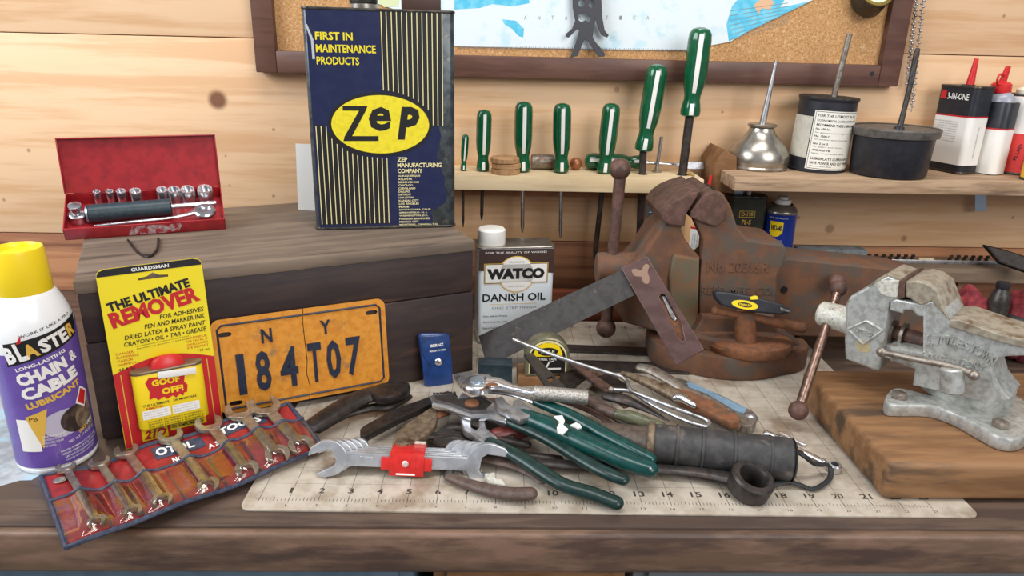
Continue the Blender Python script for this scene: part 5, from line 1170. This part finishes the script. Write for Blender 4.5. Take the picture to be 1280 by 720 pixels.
# ratchet
t = root('ratchet', 'chrome ratchet with a knurled handle lying on top of the heap', 'ratchet', 600, 485, 1.76)
q = at(597, 481, z=2.0); hd = G().lathe([(.52, -.2), (.6, -.15), (.62, .05), (.56, .14), (.5, .16)], 32, T(*q)).build('head', CHROME, t)
G().lathe([(.28, .14), (.3, .16), (.28, .22), (.05, .23)], 26, T(q.x-.02, q.y+.05, q.z)).build('drive_button', ZINC, hd)
for p in ((606, 474), (604, 487)):
    q2 = at(*p, z=2.17); G().lathe([(.11, 0), (.11, .01), (.02, .012)], 14, T(*q2)).build('recess', RUSTO, hd)
g = G(); g.tube(ph((609, 480, 2.0), (622, 480, 2.0), (640, 485, 2.0), (652, 487, 2.0), (668, 490, 2.0)), [.42, .38, .2, .17, .22], 16, flat=.6); g.build('shank', CHROME, t)
q2 = at(615, 481, z=2.24); G().lathe([(.2, 0), (.2, .01), (.02, .012)], 16, T(*q2), sx=1.3, sy=.8).build('reverse_lever', RUSTO, hd)
G().cyl(at(667, 491, z=2.0), at(735, 497, z=1.9), .3, .29, 22, .03).build('knurled_grip', KNURL, t)

# brown handled pliers at the front
t = root('pliers', 'old pliers with brown handles lying under the wrench set', 'pliers', 600, 605)
G().tube(ph((560, 596, .3), (580, 603, .33), (605, 611, .38), (635, 617, .4), (664, 617, .4)), [.16, .22, .26, .28, .28], 14, flat=.7, round_end=True).build('handle', BROWNGRIP, t)
G().tube(ph((598, 572, .5), (625, 577, .5), (655, 585, .42), (678, 601, .4)), [.2, .24, .28, .22], 12, flat=.45).build('handle', BROWNGRIP, t)
G().slab([(606, 592), (618, 590), (620, 598), (628, 599), (632, 606), (612, 603)], hor(.42), .2, .02).build('jaw_tip', CHIP, t)
G().tube(ph((560, 596, .3), (566, 575, .3), (580, 560, .35), (600, 566, .5)), .16, 10, flat=.5).build('neck', DARKSTEEL, t)

# dark old pliers behind the wrench set
t = root('pliers', 'large blackened pliers lying in front of the licence plate', 'pliers', 450, 515)
G().tube(ph((388, 534, .6), (420, 514, .75), (452, 497, .85), (482, 489, .9), (505, 484, .9)), [.4, .5, .52, .5, .3], 14, flat=.5).build('handle', BLACKSTEEL, t)
G().tube(ph((398, 537, .35), (430, 519, .4), (462, 510, .45), (486, 508, .45), (512, 496, .5)), [.2, .22, .22, .25, .15], 12, flat=.7).build('handle', BLACKSTEEL, t)
G().slab([(462, 486), (478, 478), (505, 476), (513, 481), (508, 488), (490, 495), (470, 496)], hor(1.15), .35, .07, sm=2).build('jaw', BLACKSTEEL, t)
t = root('pliers', 'rusty brown pliers handle pointing at the wrench set', 'pliers', 500, 520)
G().slab([(450, 536), (454, 532), (490, 512), (545, 492), (556, 497), (500, 522), (456, 545), (450, 544)], hor(.75), .3, .06).build('handle', BLACKSTEEL, t)
G().slab([(540, 494), (560, 488), (572, 494), (560, 506), (545, 504)], hor(.8), .32, .05).build('jaw', DARKSTEEL, t)
t = root('pliers', 'tan rusted slip-joint pliers beside the red clip', 'pliers', 520, 535)
G().slab([(493, 552), (496, 541), (505, 531), (522, 520), (540, 508), (546, 513), (546, 527), (536, 540), (524, 548), (505, 556)], hor(.85), .32, .06, sm=2).build('jaw', TANSTEEL, t)
q = at(531, 524, z=.86); G().lathe([(.3, 0), (.28, .05), (.1, .08)], 20, T(*q)).build('pivot', TANSTEEL, t)
G().tube(ph((545, 520, .7), (560, 515, .7), (590, 505, .6), (620, 500, .6)), [.2, .18, .16, .16], 10, flat=.6).build('handle', RUSTO, t)
G().tube(ph((530, 544, .6), (560, 545, .5), (600, 540, .5), (640, 545, .5)), [.22, .2, .2, .2], 10, flat=.6).build('handle', BLACKSTEEL, t)
t = root('screwdriver', 'screwdriver with a dull red handle under the green pliers', 'screwdriver', 640, 545)
G().tube(ph((618, 545, .45), (640, 541, .48), (668, 534, .5)), [.3, .34, .26], 14).build('handle', M_('dull_red', c('7c3a34'), c('5c2c28'), rough=.4, scale=4), t)
G().cyl(at(618, 546, z=.42), at(560, 560, z=.35), .1, .08, 12).build('shaft', DARKSTEEL, t)

# big dark box wrench
t = root('box_wrench', 'long dark offset box wrench at the front of the heap', 'wrench', 860, 595)
G().tube(ph((640, 575, .4), (700, 580, .42), (790, 584, .42), (870, 590, .45), (915, 598, .5)), [.22, .24, .25, .26, .34], 14, flat=.5).build('shank', DARKSTEEL, t)
q = at(938, 604, z=.6); Mq = Matrix.Translation(q) @ R(14, 'X') @ R(10, 'Y')
G().lathe([(.5, -.4), (.66, -.4), (.74, -.32), (.76, .28), (.7, .36), (.52, .36), (.48, .28), (.48, -.36), (.5, -.4)], 36, Mq).build('ring', DARKSTEEL, t)

# taped black torch
t = root('flashlight', 'black taped flashlight with a wrist strap lying in the heap', 'flashlight', 900, 580)
a, b_ = at(990, 575, z=.92), at(812, 553, z=.92); d = (b_-a)
bd = G().cyl(a, b_, .78, .72, 30, .08).build('barrel', TAPE_B, t)
for k in (.15, .4, .62, .8): G().cyl(a+d*k, a+d*(k+.015), .8, .8, 30).build('tape_ridge', TAPE_B, bd)
G().cyl(b_-d*.03, b_+d*.02, .8, .78, 28, .03).build('collar', TANSTEEL, t)
G().tube([b_, b_+d*.12+Vector((0, .12, -.05)), b_+d*.35+Vector((0, .35, -.1))], [.7, .62, .5], 22, flat=.9).build('head', M_('brown_black_head', c('5a4c42'), c('44382f'), rough=.5, scale=3), t)
G().cyl(a-d*.015, a, .68, .78, 28).build('end_cap', RUBBER, t)
G().tube(ph((993, 562, 1.1), (1003, 568, 1.2), (1018, 580, .7), (1036, 582, .5), (1037, 598, .25), (1018, 611, .2), (1000, 606, .25), (985, 602, .3), (965, 606, .25)), [.12, .14, .12, .09, .1, .1, .1, .12, .16], 10, flat=.6).build('wrist_strap', RUBBER, t)

# small combination wrench
t = root('combination_wrench', 'small chrome combination wrench lying beside the flashlight end', 'wrench', 1010, 570)
G().tube(ph((958, 541, .28), (975, 548, .25), (1000, 562, .22), (1030, 577, .22)), [.16, .13, .11, .13], 10, flat=.6).build('shank', CHROME, t)
q = at(1043, 584, z=.26); G().lathe([(.14, -.14), (.24, -.14), (.26, -.1), (.26, .1), (.22, .14), (.14, .14), (.13, 0), (.14, -.14)], 24, T(*q)).build('ring', CHROME, t)
G().tube(ph((975, 541, .2), (990, 548, .2), (1006, 556, .2)), .06, 8).build('second_shank', CHROME, t)

# pocket knife
t = root('pocket_knife', 'folded pocket knife with blue-grey scales at the right of the heap', 'knife', 900, 500)
G().slab([(838, 473), (852, 472), (868, 479), (900, 492), (934, 509), (945, 516), (946, 525), (940, 532), (928, 532), (905, 516), (870, 500), (845, 486)], hor(.75), .5, .12, sm=2).build('handle', OLDSTEEL, t)
G().slab([(858, 478), (866, 478), (934, 510), (930, 516), (915, 511), (862, 487)], hor(.8), .12, .03).build('scale', HANDLEBLUE, t)
G().sphere(at(938, 523, z=.6), .3, 16, (1, 1, .8)).build('bolster', SATIN, t)
# rusty locking pliers
t = root('locking_pliers', 'rusty locking pliers lying beside the blue-scaled knife', 'pliers', 860, 505)
G().tube(ph((778, 466, 1.3), (800, 474, 1.35), (830, 487, 1.3), (855, 500, 1.2), (885, 512, 1.05), (918, 530, .85)), [.1, .24, .33, .34, .36, .34], 16, flat=.75).build('handle', TANSTEEL, t)
G().tube(ph((800, 459, 1.2), (815, 463, 1.25), (835, 474, 1.2), (855, 487, 1.1), (880, 498, 1.0), (910, 515, .9)), [.26, .32, .3, .24, .3, .26], 14, flat=.6).build('lever', OLDSTEEL, t)
G().slab([(840, 485), (862, 488), (900, 505), (925, 522), (915, 528), (880, 512), (850, 498)], hor(1.42), .3, .06, sm=2).build('rusty_cover', RUSTO, t)
G().tube(ph((843, 498, 1.55), (850, 497, 1.6), (868, 507, 1.5)), [.12, .17, .12], 10).build('release_lever', CHROME, t)
# bent wire
t = root('bent_wire', 'long bent bright steel wire lying across the heap', 'wire', 800, 500, 1.0)
G().tube(ph((642, 424, 2.75), (700, 447, 2.5), (750, 463, 2.1), (776, 471, 1.9), (784, 478, 1.8), (788, 487, 1.75), (800, 493, 1.75), (840, 509, 1.65), (878, 523, 1.5), (887, 529, 1.45), (880, 533, 1.45), (855, 525, 1.5), (815, 506, 1.55), (790, 490, 1.6), (766, 487, 1.6)), .085, 10, 5).build('wire', SATIN, t)
G().sphere(at(764, 487, z=1.6), .13, 10).build('wire_end', OLDSTEEL, t)
# other old tools of the heap
t = root('awl', 'old awl with an olive tapered handle in the heap', 'awl', 800, 530)
G().tube(ph((768, 517, 1.5), (790, 522, 1.5), (825, 534, 1.4), (860, 548, 1.3)), [.18, .26, .22, .07], 14).build('handle', OLIVE, t)
G().cyl(at(770, 518, z=1.5), at(725, 500, z=1.45), .2, .12, 14).build('ferrule', BROWNGRIP, t)
G().cyl(at(728, 501, z=1.45), at(690, 490, z=1.3), .09, .04, 10).build('spike', DARKSTEEL, t)
tag(G().tube(ph((758, 495, 1.2), (780, 500, 1.3), (805, 510, 1.2), (836, 526, 1.1)), [.26, .3, .18, .04], 12, flat=.7).build('steel_punch', DARKSTEEL), 'dark tapered steel punch beside the bent wire', 'punch')
tag(G().slab([(655, 442), (666, 441), (690, 466), (712, 488), (690, 492), (680, 480)], hor(1.8), .12, .02, holes=[[(683, 472), (690, 470), (694, 476), (687, 478)]]).build('flat_key', DARKSTEEL), 'dark flat steel key with a square hole in front of the tape measure', 'key')
tag(G().slab([(705, 448), (711, 446), (770, 486), (790, 505), (780, 508), (752, 484)], hor(1.2), .12, .02).build('thin_bar', RUSTD), 'thin rusty bar running down the middle of the heap', 'bar')
tag(G().slab([(715, 488), (738, 470), (748, 474), (726, 491)], hor(1.0), .12, .02).build('short_bar', OLDSTEEL), 'short grey bar crossing behind the knurled ratchet handle', 'bar')
tag(G().slab([(700, 466), (720, 460), (738, 472), (718, 486), (702, 488)], hor(.8), .35, .05).build('chisel_blade', BLACKSTEEL), 'dark wide chisel blade behind the ratchet handle', 'chisel')
tag(G().slab([(730, 464), (748, 459), (766, 466), (776, 476), (756, 482), (738, 473)], hor(.7), .3, .06, sm=2).build('rusty_hinge', TANSTEEL), 'tan rusty hinge leaf in the middle of the heap', 'hinge')
tag(G().slab([(746, 470), (758, 466), (785, 480), (776, 490), (756, 484)], hor(.95), .2, .04).build('black_nut_plate', BLACKSTEEL), 'small black steel plate under the bent wire', 'plate')
t = root('tin_snips', 'brown handled tin snips under the teal pliers', 'snips', 730, 525)
G().tube(ph((690, 497, 1.0), (720, 505, 1.05), (750, 520, 1.0), (768, 535, .9), (780, 550, .85)), [.2, .22, .16, .14, .1], 12, flat=.6).build('handle', RUSTD, t)
G().tube(ph((735, 500, 1.05), (765, 516, 1.0), (790, 530, .95), (815, 545, .9)), [.25, .3, .3, .28], 12, flat=.7).build('handle', BROWNGRIP, t)
G().tube(ph((695, 510, .8), (720, 540, .6), (760, 575, .5)), .16, 10, flat=.5).build('blade', DARKSTEEL, t)
G().slab([(620, 505), (640, 530), (620, 545), (600, 530)], hor(.6), .3, .05).build('pivot_plate', BLACKSTEEL, t)
t = root('dark_filler_nippers', 'blackened nippers added to darken the gaps under the pliers jaws', 'nippers', 580, 550)  # invented black tool, added so the gaps in the heap look darker
G().tube(ph((548, 552, .45), (570, 548, .5), (596, 556, .45), (640, 566, .4), (700, 574, .35)), [.2, .26, .24, .2, .18], 12, flat=.7).build('handle', BLACKSTEEL, t)
G().tube(ph((560, 536, .5), (580, 535, .5), (610, 545, .45), (660, 556, .4)), [.22, .26, .22, .18], 12, flat=.7).build('handle', BLACKSTEEL, t)
G().slab([(540, 545), (552, 534), (568, 532), (572, 545), (560, 556), (545, 556)], hor(.6), .4, .08, sm=2).build('jaw', BLACKSTEEL, t)
